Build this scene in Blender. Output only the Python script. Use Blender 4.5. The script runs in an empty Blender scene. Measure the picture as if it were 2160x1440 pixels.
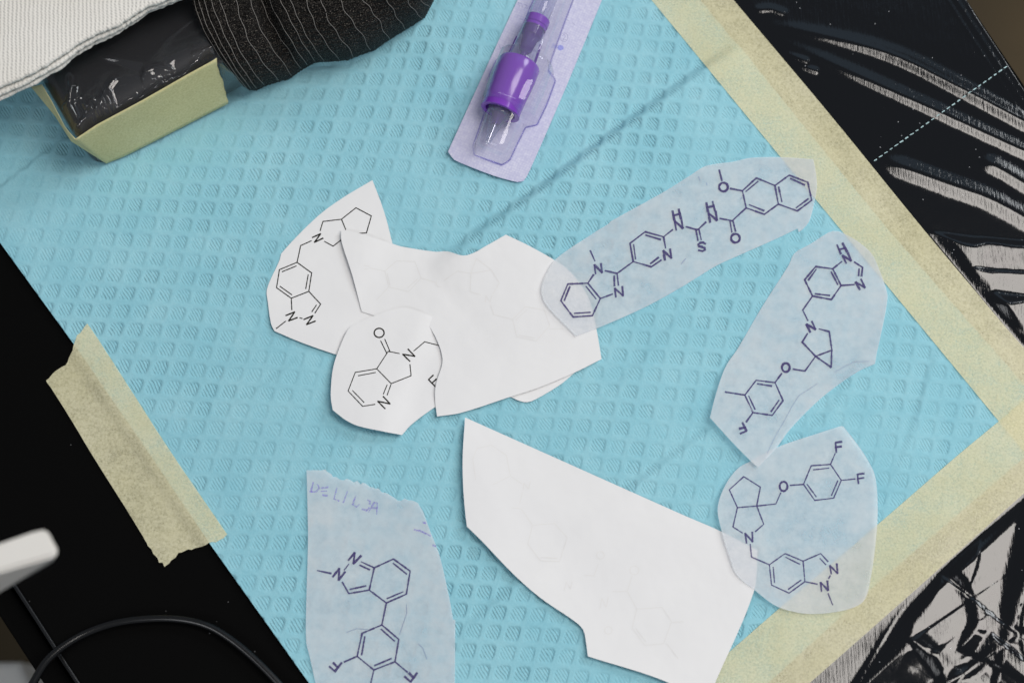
import bpy, bmesh, math, random
import numpy as np
from mathutils import Vector, geometry

random.seed(7)
rng = np.random.default_rng(11)

# ------------------------------------------------------------------ camera
SC = bpy.context.scene
COL = SC.collection
TILT = math.radians(15.0)          # the camera leans 15 degrees off straight down
DIST = 0.50                        # metres from lens to the middle of the pad
PX = 0.00015                       # metres per photo pixel at the middle
LENS = 36.0 * DIST / (2160 * PX)
KPX = 36.0 / 2160 / LENS
CAM = np.array([0.0, -DIST * math.sin(TILT), DIST * math.cos(TILT)])
cam_d = bpy.data.cameras.new("camera")
cam_d.lens = LENS; cam_d.sensor_width = 36.0; cam_d.sensor_fit = 'HORIZONTAL'
cam_d.clip_start = 0.02; cam_d.clip_end = 20.0
cam_d.dof.use_dof = True; cam_d.dof.focus_distance = DIST - 0.002; cam_d.dof.aperture_fstop = 9.0
cam = bpy.data.objects.new("camera", cam_d); COL.objects.link(cam)
cam.location = CAM; cam.rotation_euler = (TILT, 0, 0)
SC.camera = cam

# ------------------------------------------------------------------ world and lamps
W = bpy.data.worlds.new("World"); SC.world = W; W.use_nodes = True
W.node_tree.nodes["Background"].inputs[0].default_value = (0.82, 0.90, 1.0, 1)
W.node_tree.nodes["Background"].inputs[1].default_value = 0.19

def area(name, loc, target, sx, sy, watts, color):
    d = bpy.data.lights.new(name, 'AREA'); d.shape = 'RECTANGLE'; d.size = sx; d.size_y = sy
    d.energy = watts; d.color = color
    o = bpy.data.objects.new(name, d); COL.objects.link(o)
    o.location = loc
    o.rotation_euler = (Vector(target) - Vector(loc)).to_track_quat('-Z', 'Y').to_euler()
    return o
area("ceiling_panel_light", (0.80, 0.12, 1.5), (0.80, 0.12, 0), 1.0, 0.62, 19.5, (1.0, 0.945, 0.89))
area("work_lamp_light", (1.30, 0.95, 1.10), (0.0, 0.0, 0), 0.60, 0.60, 11.0, (0.93, 0.97, 1.0))
area("added_fill_light", (-0.75, -0.95, 1.4), (-0.05, 0.0, 0), 0.7, 0.7, 5.0, (0.97, 0.98, 1.0))  # added fill, no known lamp: lightens the armrest tape and north-side shadows
area("added_blue_light", (0.40, 1.20, 1.25), (0.0, 0.0, 0), 0.9, 0.6, 0.7, (0.50, 0.75, 1.0))  # added for a navy reflection in the film, no window known

SC.view_settings.view_transform = 'Standard'
SC.view_settings.look = 'None'
SC.view_settings.exposure = 0.0
SC.view_settings.gamma = 1.0
SC.cycles.use_denoising = True
SC.cycles.transparent_max_bounces = 24
SC.cycles.max_bounces = 10

# ------------------------------------------------------------------ helpers
MM = 0.001
def P(px, py, z=0.0):
    """photo pixel -> world x, y on the plane at height z"""
    x = (np.asarray(px, float) - 1080) * KPX
    y = (720 - np.asarray(py, float)) * KPX
    dy = y * math.cos(TILT) + math.sin(TILT)
    dz = y * math.sin(TILT) - math.cos(TILT)
    s = (z - CAM[2]) / dz
    return CAM[0] + x * s, CAM[1] + dy * s
def V(px, py, z=0.0):
    x, y = P(px, py, z); return Vector((float(x), float(y), float(z)))

def sstep(a, b, x):
    t = np.clip((x - a) / (b - a), 0, 1); return t * t * (3 - 2 * t)

_perm = rng.random((256, 256))
def vnoise(x, y):
    """smooth value noise, 0..1, period 256"""
    x0 = np.floor(x).astype(int); y0 = np.floor(y).astype(int)
    fx = x - x0; fy = y - y0
    fx = fx * fx * fx * (fx * (fx * 6 - 15) + 10); fy = fy * fy * fy * (fy * (fy * 6 - 15) + 10)
    g = lambda i, j: _perm[i % 256, j % 256]
    return (g(x0, y0) * (1 - fx) + g(x0 + 1, y0) * fx) * (1 - fy) + (g(x0, y0 + 1) * (1 - fx) + g(x0 + 1, y0 + 1) * fx) * fy
def fbm(x, y, o=4):
    s = 0; a = 0.5
    for k in range(o):
        s = s + a * vnoise(x * 2 ** k + 17 * k, y * 2 ** k + 31 * k); a *= 0.5
    return s

def pline_dist(x, y, pts):
    """distance, signed side and along-fraction of points to a polyline (world xy)"""
    best = np.full(np.shape(x), 1e9); side = np.zeros(np.shape(x)); frac = np.zeros(np.shape(x))
    n = len(pts) - 1
    for i in range(n):
        ax, ay = pts[i]; bx, by = pts[i + 1]
        dx, dy = bx - ax, by - ay; L2 = dx * dx + dy * dy
        t = np.clip(((x - ax) * dx + (y - ay) * dy) / L2, 0, 1)
        d = np.hypot(x - ax - t * dx, y - ay - t * dy)
        m = d < best
        best = np.where(m, d, best)
        side = np.where(m, np.sign(dx * (y - ay) - dy * (x - ax)), side)
        frac = np.where(m, (i + t) / n, frac)
    return best, side, frac
def PL(pxs, z=0.0):
    return [tuple(map(float, P(a, b, z))) for a, b in pxs]

def link(name, me, parent=None, mat=None):
    o = bpy.data.objects.new(name, me); COL.objects.link(o)
    if mat: me.materials.append(mat)
    if parent: o.parent = parent
    return o
def tag(o, label, cat=None, group=None, kind=None):
    if label: o["label"] = label
    if cat: o["category"] = cat
    if group: o["group"] = group
    if kind: o["kind"] = kind
    return o
def empty(name, loc=(0, 0, 0)):
    o = bpy.data.objects.new(name, None); COL.objects.link(o); o.location = loc; return o
def pydata(name, verts, faces, mat=None, parent=None, smooth=True):
    me = bpy.data.meshes.new(name); me.from_pydata([tuple(v) for v in verts], [], faces)
    if smooth: me.polygons.foreach_set("use_smooth", [True] * len(me.polygons))
    me.update()
    o = link(name, me, parent, mat)
    if parent: o.matrix_parent_inverse = parent.matrix_world.inverted() if False else o.matrix_parent_inverse
    return o
def grid_mesh(name, X, Y, Z, mat, parent=None, attrs=None, uv=None, skirt=None):
    """numpy grid (n rows x m cols) -> one mesh"""
    n, m = X.shape
    co = np.stack([X, Y, Z], -1).reshape(-1, 3)
    idx = np.arange(n * m).reshape(n, m)
    q = np.stack([idx[:-1, :-1], idx[:-1, 1:], idx[1:, 1:], idx[1:, :-1]], -1).reshape(-1, 4)
    if skirt is not None:
        ring = np.concatenate([idx[0, :], idx[1:, -1], idx[-1, -2::-1], idx[-2:0:-1, 0]])
        lo = co[ring].copy(); lo[:, 2] -= skirt
        base = len(co); co = np.concatenate([co, lo]); k = len(ring)
        a = np.arange(k); b = (a + 1) % k
        q = np.concatenate([q, np.stack([ring[b], ring[a], base + a, base + b], -1)])
    me = bpy.data.meshes.new(name)
    me.vertices.add(len(co)); me.vertices.foreach_set("co", co.ravel())
    me.loops.add(q.size); me.loops.foreach_set("vertex_index", q.ravel().astype(np.int32))
    me.polygons.add(len(q))
    me.polygons.foreach_set("loop_start", np.arange(0, q.size, 4, dtype=np.int32))
    me.polygons.foreach_set("loop_total", np.full(len(q), 4, dtype=np.int32))
    me.polygons.foreach_set("use_smooth", np.ones(len(q), dtype=bool))
    me.update(calc_edges=True)
    pad = len(co) - n * m
    if uv is not None:
        u = np.concatenate([uv[0].ravel(), np.zeros(pad)]); v = np.concatenate([uv[1].ravel(), np.zeros(pad)])
        l = me.uv_layers.new(name="lattice")
        l.data.foreach_set("uv", np.stack([u[q.ravel()], v[q.ravel()]], -1).ravel())
    for k_, a_ in (attrs or {}).items():
        at = me.attributes.new(k_, 'FLOAT', 'POINT')
        at.data.foreach_set("value", np.concatenate([a_.ravel(), np.zeros(pad)]))
    return link(name, me, parent, mat)

def tube(name, pts, r, mat, parent=None, n=8, loc=(0, 0, 0)):
    """round tube mesh along world points"""
    pts = [Vector(p) for p in pts]; verts, faces = [], []
    nrm = Vector((0, 0, 1)); L = Vector(loc)
    for i, p in enumerate(pts):
        d = (pts[min(i + 1, len(pts) - 1)] - pts[max(i - 1, 0)]).normalized()
        nrm = (nrm - d * nrm.dot(d)).normalized(); b = d.cross(nrm)
        for j in range(n):
            a = 2 * math.pi * j / n
            verts.append(p + nrm * math.cos(a) * r + b * math.sin(a) * r - L)
    for i in range(len(pts) - 1):
        for j in range(n):
            faces.append((i * n + j, i * n + (j + 1) % n, (i + 1) * n + (j + 1) % n, (i + 1) * n + j))
    faces.append(tuple(range(n - 1, -1, -1))); faces.append(tuple((len(pts) - 1) * n + j for j in range(n)))
    return pydata(name, verts, faces, mat, parent)
def spline(pts, per=10):
    """Catmull-Rom through points"""
    P_ = [np.array(p, float) for p in pts]; P_ = [2 * P_[0] - P_[1]] + P_ + [2 * P_[-1] - P_[-2]]; out = []
    for i in range(1, len(P_) - 2):
        for k in range(per):
            t = k / per; a, b, c, d = P_[i - 1:i + 3]
            out.append(0.5 * (2 * b + (c - a) * t + (2 * a - 5 * b + 4 * c - d) * t * t + (3 * b - a - 3 * c + d) * t ** 3))
    return out + [P_[-2]]

# ------------------------------------------------------------------ materials
class NT:
    def __init__(s, name):
        s.m = bpy.data.materials.new(name); s.m.use_nodes = True
        s.t = s.m.node_tree; s.b = s.t.nodes["Principled BSDF"]; s.out = s.t.nodes["Material Output"]
    def n(s, kind, **kw):
        nd = s.t.nodes.new(kind)
        for k, v in kw.items(): setattr(nd, k, v)
        return nd
    def l(s, a, b): s.t.links.new(a, b)
    def coords(s, kind='Object', scale=(1, 1, 1), rot=(0, 0, 0)):
        tc = s.n('ShaderNodeTexCoord'); mp = s.n('ShaderNodeMapping')
        mp.inputs['Scale'].default_value = scale; mp.inputs['Rotation'].default_value = rot
        s.l(tc.outputs[kind], mp.inputs['Vector']); return mp.outputs[0]
    def noise(s, vec, scale, detail=3, rough=0.55, dist=0.0):
        nd = s.n('ShaderNodeTexNoise'); nd.inputs['Scale'].default_value = scale
        nd.inputs['Detail'].default_value = detail; nd.inputs['Roughness'].default_value = rough
        nd.inputs['Distortion'].default_value = dist
        s.l(vec, nd.inputs['Vector']); return nd.outputs['Fac']
    def ramp(s, fac, stops):
        r = s.n('ShaderNodeValToRGB'); e = r.color_ramp.elements
        while len(e) < len(stops): e.new(0.5)
        for i, (p, c) in enumerate(stops):
            e[i].position = p; e[i].color = (c, c, c, 1) if isinstance(c, (int, float)) else (*c, 1)
        s.l(fac, r.inputs[0]); return r.outputs[0]
    def math(s, op, a, b=None, clamp=False):
        m = s.n('ShaderNodeMath', operation=op, use_clamp=clamp)
        for i, v in enumerate((a, b)):
            if v is None: continue
            if isinstance(v, (int, float)): m.inputs[i].default_value = v
            else: s.l(v, m.inputs[i])
        return m.outputs[0]
    def bump(s, h, dist, strength=1.0, prev=None):
        b = s.n('ShaderNodeBump'); b.inputs['Distance'].default_value = dist; b.inputs['Strength'].default_value = strength
        s.l(h, b.inputs['Height'])
        if prev is not None: s.l(prev, b.inputs['Normal'])
        return b.outputs[0]
    def set(s, color=None, rough=None, ior=None, spec=None):
        if color is not None:
            if isinstance(color, tuple): s.b.inputs['Base Color'].default_value = (*color, 1)
            else: s.l(color, s.b.inputs['Base Color'])
        if rough is not None:
            if isinstance(rough, (int, float)): s.b.inputs['Roughness'].default_value = rough
            else: s.l(rough, s.b.inputs['Roughness'])
        if ior is not None: s.b.inputs['IOR'].default_value = ior
        if spec is not None: s.b.inputs['Specular IOR Level'].default_value = spec
        return s
    def see_through(s, fac, tint=(1, 1, 1)):
        """mix the surface with plain transparency; fac = share that passes through"""
        tr = s.n('ShaderNodeBsdfTransparent'); tr.inputs[0].default_value = (*tint, 1)
        mx = s.n('ShaderNodeMixShader')
        if isinstance(fac, (int, float)): mx.inputs[0].default_value = fac
        else: s.l(fac, mx.inputs[0])
        s.l(s.b.outputs[0], mx.inputs[1]); s.l(tr.outputs[0], mx.inputs[2]); s.l(mx.outputs[0], s.out.inputs[0])
        return s

def mat_simple(name, color, rough=0.5, spec=0.5):
    return NT(name).set(color, rough, spec=spec).m

def mat_pad():
    s = NT("blue_tissue")
    uv = s.n('ShaderNodeUVMap', uv_map="lattice")
    sp = s.n('ShaderNodeSeparateXYZ'); s.l(uv.outputs[0], sp.inputs[0])
    wob = s.noise(s.coords(), 260, 2)
    q = s.math('ADD', s.math('SUBTRACT', s.math('MULTIPLY', sp.outputs[0], 5.37), s.math('MULTIPLY', sp.outputs[1], 4.9)), s.math('MULTIPLY', wob, 1.2))
    h = s.math('SINE', s.math('MULTIPLY', q, 2 * math.pi))
    at = s.n('ShaderNodeAttribute', attribute_name="cell")
    hm = s.math('MULTIPLY', h, at.outputs['Fac'])
    c = s.coords()
    fib = s.noise(s.coords(scale=(1, 0.55, 1), rot=(0, 0, 0.5)), 2600, 3, 0.6)
    n1 = s.bump(hm, 0.00012, 1.0)
    n2 = s.bump(fib, 0.00022, 0.40, n1)
    n3 = s.bump(s.noise(c, 420, 3), 0.0005, 0.35, n2)
    s.l(n3, s.b.inputs['Normal'])
    blot = s.noise(c, 55, 4, 0.6)
    fine = s.noise(c, 1500, 2, 0.6)
    mixf = s.math('ADD', s.math('MULTIPLY', blot, 0.6), s.math('MULTIPLY', fine, 0.4))
    col = s.ramp(mixf, [(0.3, (0.240, 0.525, 0.625)), (0.5, (0.288, 0.578, 0.672)), (0.72, (0.35, 0.635, 0.72))])
    s.set(col, 0.95, spec=0.04)
    return s.m

def mat_paper():
    s = NT("white_paper")
    c = s.coords()
    s.l(s.bump(s.noise(c, 2200, 3), 0.00005, 0.5, s.bump(s.noise(c, 45, 3), 0.0026, 0.30)), s.b.inputs['Normal'])
    s.set(s.ramp(s.noise(c, 25, 3), [(0.3, (0.775, 0.775, 0.785)), (0.7, (0.81, 0.81, 0.815))]), 0.75, spec=0.2)
    return s.m

def mat_stencil(name, warm):
    s = NT(name)
    c = s.coords()
    mott = s.noise(c, 240, 5, 0.65)
    big = s.noise(c, 45, 3, 0.6)
    f = s.math('ADD', s.math('MULTIPLY', mott, 0.55), s.math('MULTIPLY', big, 0.45))
    col = s.ramp(f, [(0.32, (0.69, 0.755, 0.83)), (0.5, (0.80, 0.835, 0.88)), (0.68, (0.855, 0.87, 0.89))])
    s.l(s.bump(s.noise(c, 1700, 3), 0.00005, 0.5), s.b.inputs['Normal'])
    s.set(col, 0.6, spec=0.25)
    s.see_through(s.ramp(f, [(0.3, warm + 0.10), (0.7, warm - 0.06)]))
    return s.m

def mat_tape(name="masking_tape", variant=1):
    s = NT(name)
    c = s.coords()
    grain = s.noise(s.coords(scale=(1, 1, 1)), 1400, 3, 0.65)
    blot = s.noise(c, 100, 5, 0.65)
    big = s.noise(c, 36, 3, 0.6)
    col = s.ramp(s.math('ADD', s.math('MULTIPLY', grain, 0.5), s.math('MULTIPLY', big, 0.5)),
                 [(0.3, (0.80, 0.755, 0.47)), (0.5, (0.86, 0.82, 0.555)), (0.7, (0.92, 0.885, 0.65))])
    if variant == 2:  # armrest copy: warmer and less see-through, making up for weak bluish light
        mu = s.n('ShaderNodeMix', data_type='RGBA', blend_type='MULTIPLY'); mu.inputs[0].default_value = 1.0
        s.l(col, mu.inputs[6]); mu.inputs[7].default_value = (1.0, 0.965, 0.78, 1); col = mu.outputs[2]
    n1 = s.bump(s.noise(s.coords(scale=(1, 2.6, 1), rot=(0, 0, 0.85)), 900, 2), 0.00016, 0.6)
    s.l(s.bump(grain, 0.00006, 0.6, n1), s.b.inputs['Normal'])
    s.set(col, 0.62, spec=0.25)
    t = s.math('ADD', s.math('MULTIPLY', grain, 0.62), s.math('MULTIPLY', blot, 0.38))
    k = 1.0 if variant == 1 else 0.5
    s.see_through(s.ramp(t, [(0.38, 0.69 * k), (0.48, 0.57 * k), (0.59, 0.48 * k)]))
    return s.m

def mat_ink(name, color, gaps, gap_lo=0.34, gap_hi=0.5):
    s = NT(name); s.set(color, 0.6, spec=0.2)
    if gaps > 0:
        nz = s.noise(s.coords(), 3000, 3, 0.7)
        s.see_through(s.ramp(nz, [(gap_lo, gaps), (gap_hi, 0.06)]))
    return s.m

def mat_clear(name, tint=(0.95, 0.95, 0.97), ior=1.5, rough=0.03, extra=0.0, haze=(0.75, 0.78, 0.9)):
    """thin clear plastic: fresnel gloss over straight transmission, a little milkiness"""
    s = NT(name); s.t.nodes.remove(s.b)
    tr = s.n('ShaderNodeBsdfTransparent'); tr.inputs[0].default_value = (*tint, 1)
    gl = s.n('ShaderNodeBsdfGlossy'); gl.inputs['Roughness'].default_value = rough
    df = s.n('ShaderNodeBsdfDiffuse'); df.inputs[0].default_value = (*haze, 1)
    m0 = s.n('ShaderNodeMixShader'); m0.inputs[0].default_value = extra
    s.l(tr.outputs[0], m0.inputs[1]); s.l(df.outputs[0], m0.inputs[2])
    fr = s.n('ShaderNodeFresnel'); ge = s.n('ShaderNodeNewGeometry')
    s.l(s.math('ADD', ior, s.math('MULTIPLY', ge.outputs['Backfacing'], 1 / ior - ior)), fr.inputs[0])
    mx = s.n('ShaderNodeMixShader')
    s.l(fr.outputs[0], mx.inputs[0]); s.l(m0.outputs[0], mx.inputs[1]); s.l(gl.outputs[0], mx.inputs[2]); s.l(mx.outputs[0], s.out.inputs[0])
    return s.m

def mat_film():
    s = NT("black_plastic_film")
    c = s.coords(rot=(0, 0, math.radians(-52)), scale=(1, 0.07, 1))
    st = s.noise(c, 1500, 3, 0.6)
    n1 = s.bump(st, 0.00012, 0.55)
    n2 = s.bump(s.noise(s.coords(), 90, 2), 0.0006, 0.12, n1)
    s.l(n2, s.b.inputs['Normal'])
    dust = s.n('ShaderNodeTexVoronoi'); dust.inputs['Scale'].default_value = 240; s.l(s.coords(), dust.inputs['Vector'])
    col = s.ramp(dust.outputs['Distance'], [(0.0, (0.35, 0.36, 0.38)), (0.035, (0.35, 0.36, 0.38)), (0.045, (0.0035, 0.004, 0.0055))])
    s.set(col, 0.07, ior=1.52)
    return s.m

def mat_table():
    s = NT("matte_black_table")
    c = s.coords()
    d = s.n('ShaderNodeTexVoronoi'); d.inputs['Scale'].default_value = 170; s.l(c, d.inputs['Vector'])
    col = s.ramp(d.outputs['Distance'], [(0.0, 0.10), (0.03, 0.10), (0.04, 0.0018)])
    s.l(s.bump(s.noise(c, 3000, 2), 0.00004, 0.5), s.b.inputs['Normal'])
    s.set(col, 0.75, spec=0.05)
    return s.m

def mat_bandage():
    s = NT("black_crepe")
    c = s.coords()
    v = s.n('ShaderNodeTexVoronoi'); v.inputs['Scale'].default_value = 1500; s.l(s.coords(scale=(1, .7, 1)), v.inputs['Vector'])
    n = s.noise(c, 700, 4, 0.75)
    h = s.math('ADD', v.outputs['Distance'], s.math('MULTIPLY', n, 1.2))
    s.l(s.bump(h, 0.0016, 1.0), s.b.inputs['Normal'])
    col = s.ramp(s.noise(c, 2400, 2, 0.7), [(0.42, (0.005, 0.0045, 0.004)), (0.56, (0.014, 0.012, 0.011)), (0.68, (0.20, 0.18, 0.155))])
    s.set(col, 0.75, spec=0.25)
    return s.m

def mat_towel():
    s = NT("white_towel")
    c = s.coords(rot=(0, 0, math.radians(-4)))
    sp = s.n('ShaderNodeSeparateXYZ'); s.l(c, sp.inputs[0])
    wob = s.math('MULTIPLY', s.noise(s.coords(), 230, 3), 4.0)
    sx = s.math('SINE', s.math('ADD', s.math('MULTIPLY', sp.outputs[0], 2 * math.pi / 0.00125), wob))
    sy = s.math('SINE', s.math('ADD', s.math('MULTIPLY', sp.outputs[1], 2 * math.pi / 0.00105), s.math('MULTIPLY', wob, 1.7)))
    h = s.math('ADD', s.math('MULTIPLY', sx, 0.6), s.math('MULTIPLY', s.math('MULTIPLY', sx, sy), 0.45))
    n1 = s.bump(h, 0.00017, 0.8)
    s.l(s.bump(s.noise(s.coords(), 1500, 3), 0.0003, 0.5, n1), s.b.inputs['Normal'])
    s.set(s.ramp(s.noise(s.coords(), 40, 3), [(0.3, (0.74, 0.715, 0.66)), (0.7, (0.80, 0.78, 0.735))]), 0.95, spec=0.1)
    s.b.inputs['Sheen Weight'].default_value = 0.2
    return s.m

def mat_tyvek():
    s = NT("lavender_backing_paper")
    c = s.coords(rot=(0, 0, 0.42))
    v = s.n('ShaderNodeTexVoronoi', feature='F1'); v.inputs['Scale'].default_value = 1150; v.inputs['Randomness'].default_value = 0.35
    s.l(c, v.inputs['Vector'])
    f = s.math('ADD', s.math('MULTIPLY', s.noise(c, 700, 3, 0.6), 0.6), s.math('MULTIPLY', v.outputs['Distance'], 0.4))
    col = s.ramp(f, [(0.3, (0.66, 0.66, 0.80)), (0.5, (0.56, 0.56, 0.74)), (0.7, (0.49, 0.49, 0.69))])
    s.l(s.bump(v.outputs['Distance'], 0.00008, 0.6), s.b.inputs['Normal'])
    s.set(col, 0.45, spec=0.35)
    return s.m

M = {}
M['pad'] = mat_pad(); M['paper'] = mat_paper()
M['stencil'] = mat_stencil("stencil_tissue", 0.635)
M['tape'] = mat_tape(); M['tape_lightened'] = mat_tape('masking_tape_lightened', 2); M['film'] = mat_film(); M['table'] = mat_table()
M['bandage'] = mat_bandage(); M['towel'] = mat_towel(); M['tyvek'] = mat_tyvek()
M['ink_black'] = mat_ink("black_print", (0.010, 0.009, 0.006), 0)
M['ink_stencil'] = mat_ink("violet_stencil_ink", (0.066, 0.050, 0.170), 0.66)
M['ink_scratch'] = mat_ink("pale_pencil_trace", (0.22, 0.26, 0.42), 0.55)
M['ink_stamp'] = mat_ink("bright_violet_stamp", (0.28, 0.17, 0.70), 0.95, 0.40, 0.72)
M['ink_ghost'] = mat_ink("print_seen_through_paper", (0.766, 0.760, 0.755), 0)
M['clear'] = mat_clear("clear_blister_plastic", extra=0.055)
M['clear_tube'] = mat_clear("clear_tube_plastic", tint=(0.90, 0.90, 0.96), extra=0.07)
M['clear_tip'] = mat_clear('clear_tip_plastic', tint=(0.80, 0.80, 0.88), extra=0.14, rough=0.02, ior=1.6)
M['clear_violet'] = mat_clear('clear_violet_edge', tint=(0.74, 0.72, 0.95), extra=0.05)
M['cling'] = mat_clear("cling_film", tint=(0.97, 0.97, 0.98), ior=1.6, rough=0.06, extra=0.012)
s_ = NT("purple_plastic"); s_.set((0.20, 0.045, 0.47), 0.2, spec=0.5); s_.b.inputs['Coat Weight'].default_value = 0.3; M['purple'] = s_.m
s_ = NT("purple_tinted_plastic"); s_.set((0.12, 0.025, 0.33), 0.2); s_.see_through(0.35, (0.55, 0.35, 0.85)); M['purple_tint'] = s_.m
M['steel'] = NT("needle_steel").set((0.75, 0.75, 0.78), 0.2).m; M['steel'].node_tree.nodes["Principled BSDF"].inputs['Metallic'].default_value = 1
M['cable'] = mat_simple("black_rubber", (0.003, 0.003, 0.0034), 0.22, 0.6)
M['white_plastic'] = mat_simple("white_plastic", (0.74, 0.72, 0.68), 0.4)
M['armrest'] = mat_simple("black_vinyl", (0.012, 0.012, 0.013), 0.45, 0.3)
M['thread'] = mat_simple("white_thread", (0.27, 0.255, 0.24), 0.8, 0.2)
M['slit'] = mat_simple("pale_teal_slit", (0.42, 0.60, 0.62), 0.5, 0.3)
def mat_floor():
    s = NT("brown_floor")
    s.set(s.ramp(s.noise(s.coords(), 6, 3), [(0.3, (0.035, 0.025, 0.012)), (0.7, (0.075, 0.052, 0.024))]), 0.6, spec=0.2); return s.m
M['floor'] = mat_floor()

# ------------------------------------------------------------------ setting: floor, table
fl = pydata("floor", [(-2, -2, -0.72), (2, -2, -0.72), (2, 2, -0.72), (-2, 2, -0.72)], [(0, 1, 2, 3)], M['floor'])
tag(fl, None, kind="structure")

def poly_slab(name, pts, z0, z1, mat, bevel=0.0, parent=None):
    bm = bmesh.new()
    vs = [bm.verts.new((x, y, z1)) for x, y in pts]
    f = bm.faces.new(vs); f.normal_update()
    if f.normal.z < 0: f.normal_flip()
    r = bmesh.ops.extrude_face_region(bm, geom=[f])
    bmesh.ops.translate(bm, verts=[g for g in r['geom'] if isinstance(g, bmesh.types.BMVert)], vec=(0, 0, z0 - z1))
    bmesh.ops.recalc_face_normals(bm, faces=bm.faces)
    if bevel:
        es = [e for e in bm.edges if all(v.co.z > z1 - 1e-6 for v in e.verts)]
        bmesh.ops.bevel(bm, geom=es, offset=bevel, segments=3, affect='EDGES', profile=0.5)
    me = bpy.data.meshes.new(name); bm.to_mesh(me); bm.free()
    return link(name, me, parent, mat)

tb = empty("work_table", (0, 0, 0))
top_pts = PL([(165, 1440), (30, 1232), (-60, 1090), (-700, 100), (-700, -500), (1880, -420), (2036, -10), (2168, 186), (2700, 900), (2700, 2100), (600, 2100)])
o = poly_slab("table_top", top_pts, -0.028, -0.0006, M['table'], 0.0009, tb)
tube('edge_highlight_tube', [V(x, y, -0.0009) for x, y in [(200, 1494), (165, 1440), (120, 1371), (75, 1301), (30, 1232), (-60, 1090)]], 0.0007, M['cable'], tb, 10)  # added tube that catches a highlight line along the table edge
rim_pts = PL([(162, 1440), (30, 1238), (-60, 1100), (-700, 110), (-760, 60), (-120, 1100), (4, 1296), (98, 1440), (500, 2100), (590, 2100)], -0.010)
o = poly_slab("rim", rim_pts, -0.028, -0.006, M['table'], 0.0008, tb)
tag(tb, "matte black table top under the blue pad, with a narrow lower rim", "table")

# ------------------------------------------------------------------ the blue pad
PAD_Z = 1.0 * MM
CREASES = [  # pixel line, rise mm, ramp mm, decay mm
    ([(1560, 75), (1480, 130), (1290, 268), (1130, 388), (1010, 470), (900, 555)], 3.2, 4.6, 24.0),
    ([(1560, 840), (1500, 885), (1380, 972), (1250, 1075), (1130, 1175), (1000, 1290), (940, 1345)], 1.2, 3.4, 13.0),
    ([(150, 280), (90, 318), (0, 388), (-60, 430)], 0.75, 2.0, 10.0),
    ([(700, 690), (560, 800), (440, 880)], 0.35, 2.0, 10.0),
    ([(1985, 690), (1945, 800), (1905, 930), (1870, 1010)], 0.55, 2.5, 6.0),
    ([(1870, 610), (1800, 760), (1740, 860), (1660, 940)], 0.5, 2.6, 8.0),
    ([(1500, 600), (1400, 690), (1310, 790), (1250, 840)], 0.5, 3.0, 9.0),
    ([(880, 80), (940, 170), (960, 260)], 0.5, 3.0, 8.0),
]
CREASES = [(PL(c[0], PAD_Z), c[1] * MM, c[2] * MM, c[3] * MM) for c in CREASES]
def pad_smooth(x, y):
    z = np.zeros(np.shape(x))
    for pts, amp, ramp, dec in CREASES:
        d, sd, fr = pline_dist(x, y, pts)
        env = np.sin(np.pi * np.clip(fr, 0.0, 1.0)) ** 0.5 if True else 1
        d1 = d * sd   # positive = left of travel (lower right of these lines travels from upper right)
        rise = sstep(0, ramp, d1) * np.exp(-np.clip(d1 - ramp, 0, None) / dec)
        z = z + amp * env * rise
    z = z + 0.35 * MM * (fbm(x * 22 + 40, y * 22 + 9, 2) - 0.4)
    u = x * 0.81 + y * 0.59; v = -x * 0.59 + y * 0.81          # long soft buckles along the fold direction
    z = z + 0.9 * MM * np.clip(0.16 - np.abs(fbm(u * 9 + 4, v * 26 + 8, 2) - 0.38), 0, 1)
    z = z + 1.3 * MM * np.clip(0.05 - np.abs(fbm(u * 14 + 44, v * 30 + 18, 3) - 0.42), 0, 1)
    return z

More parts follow.
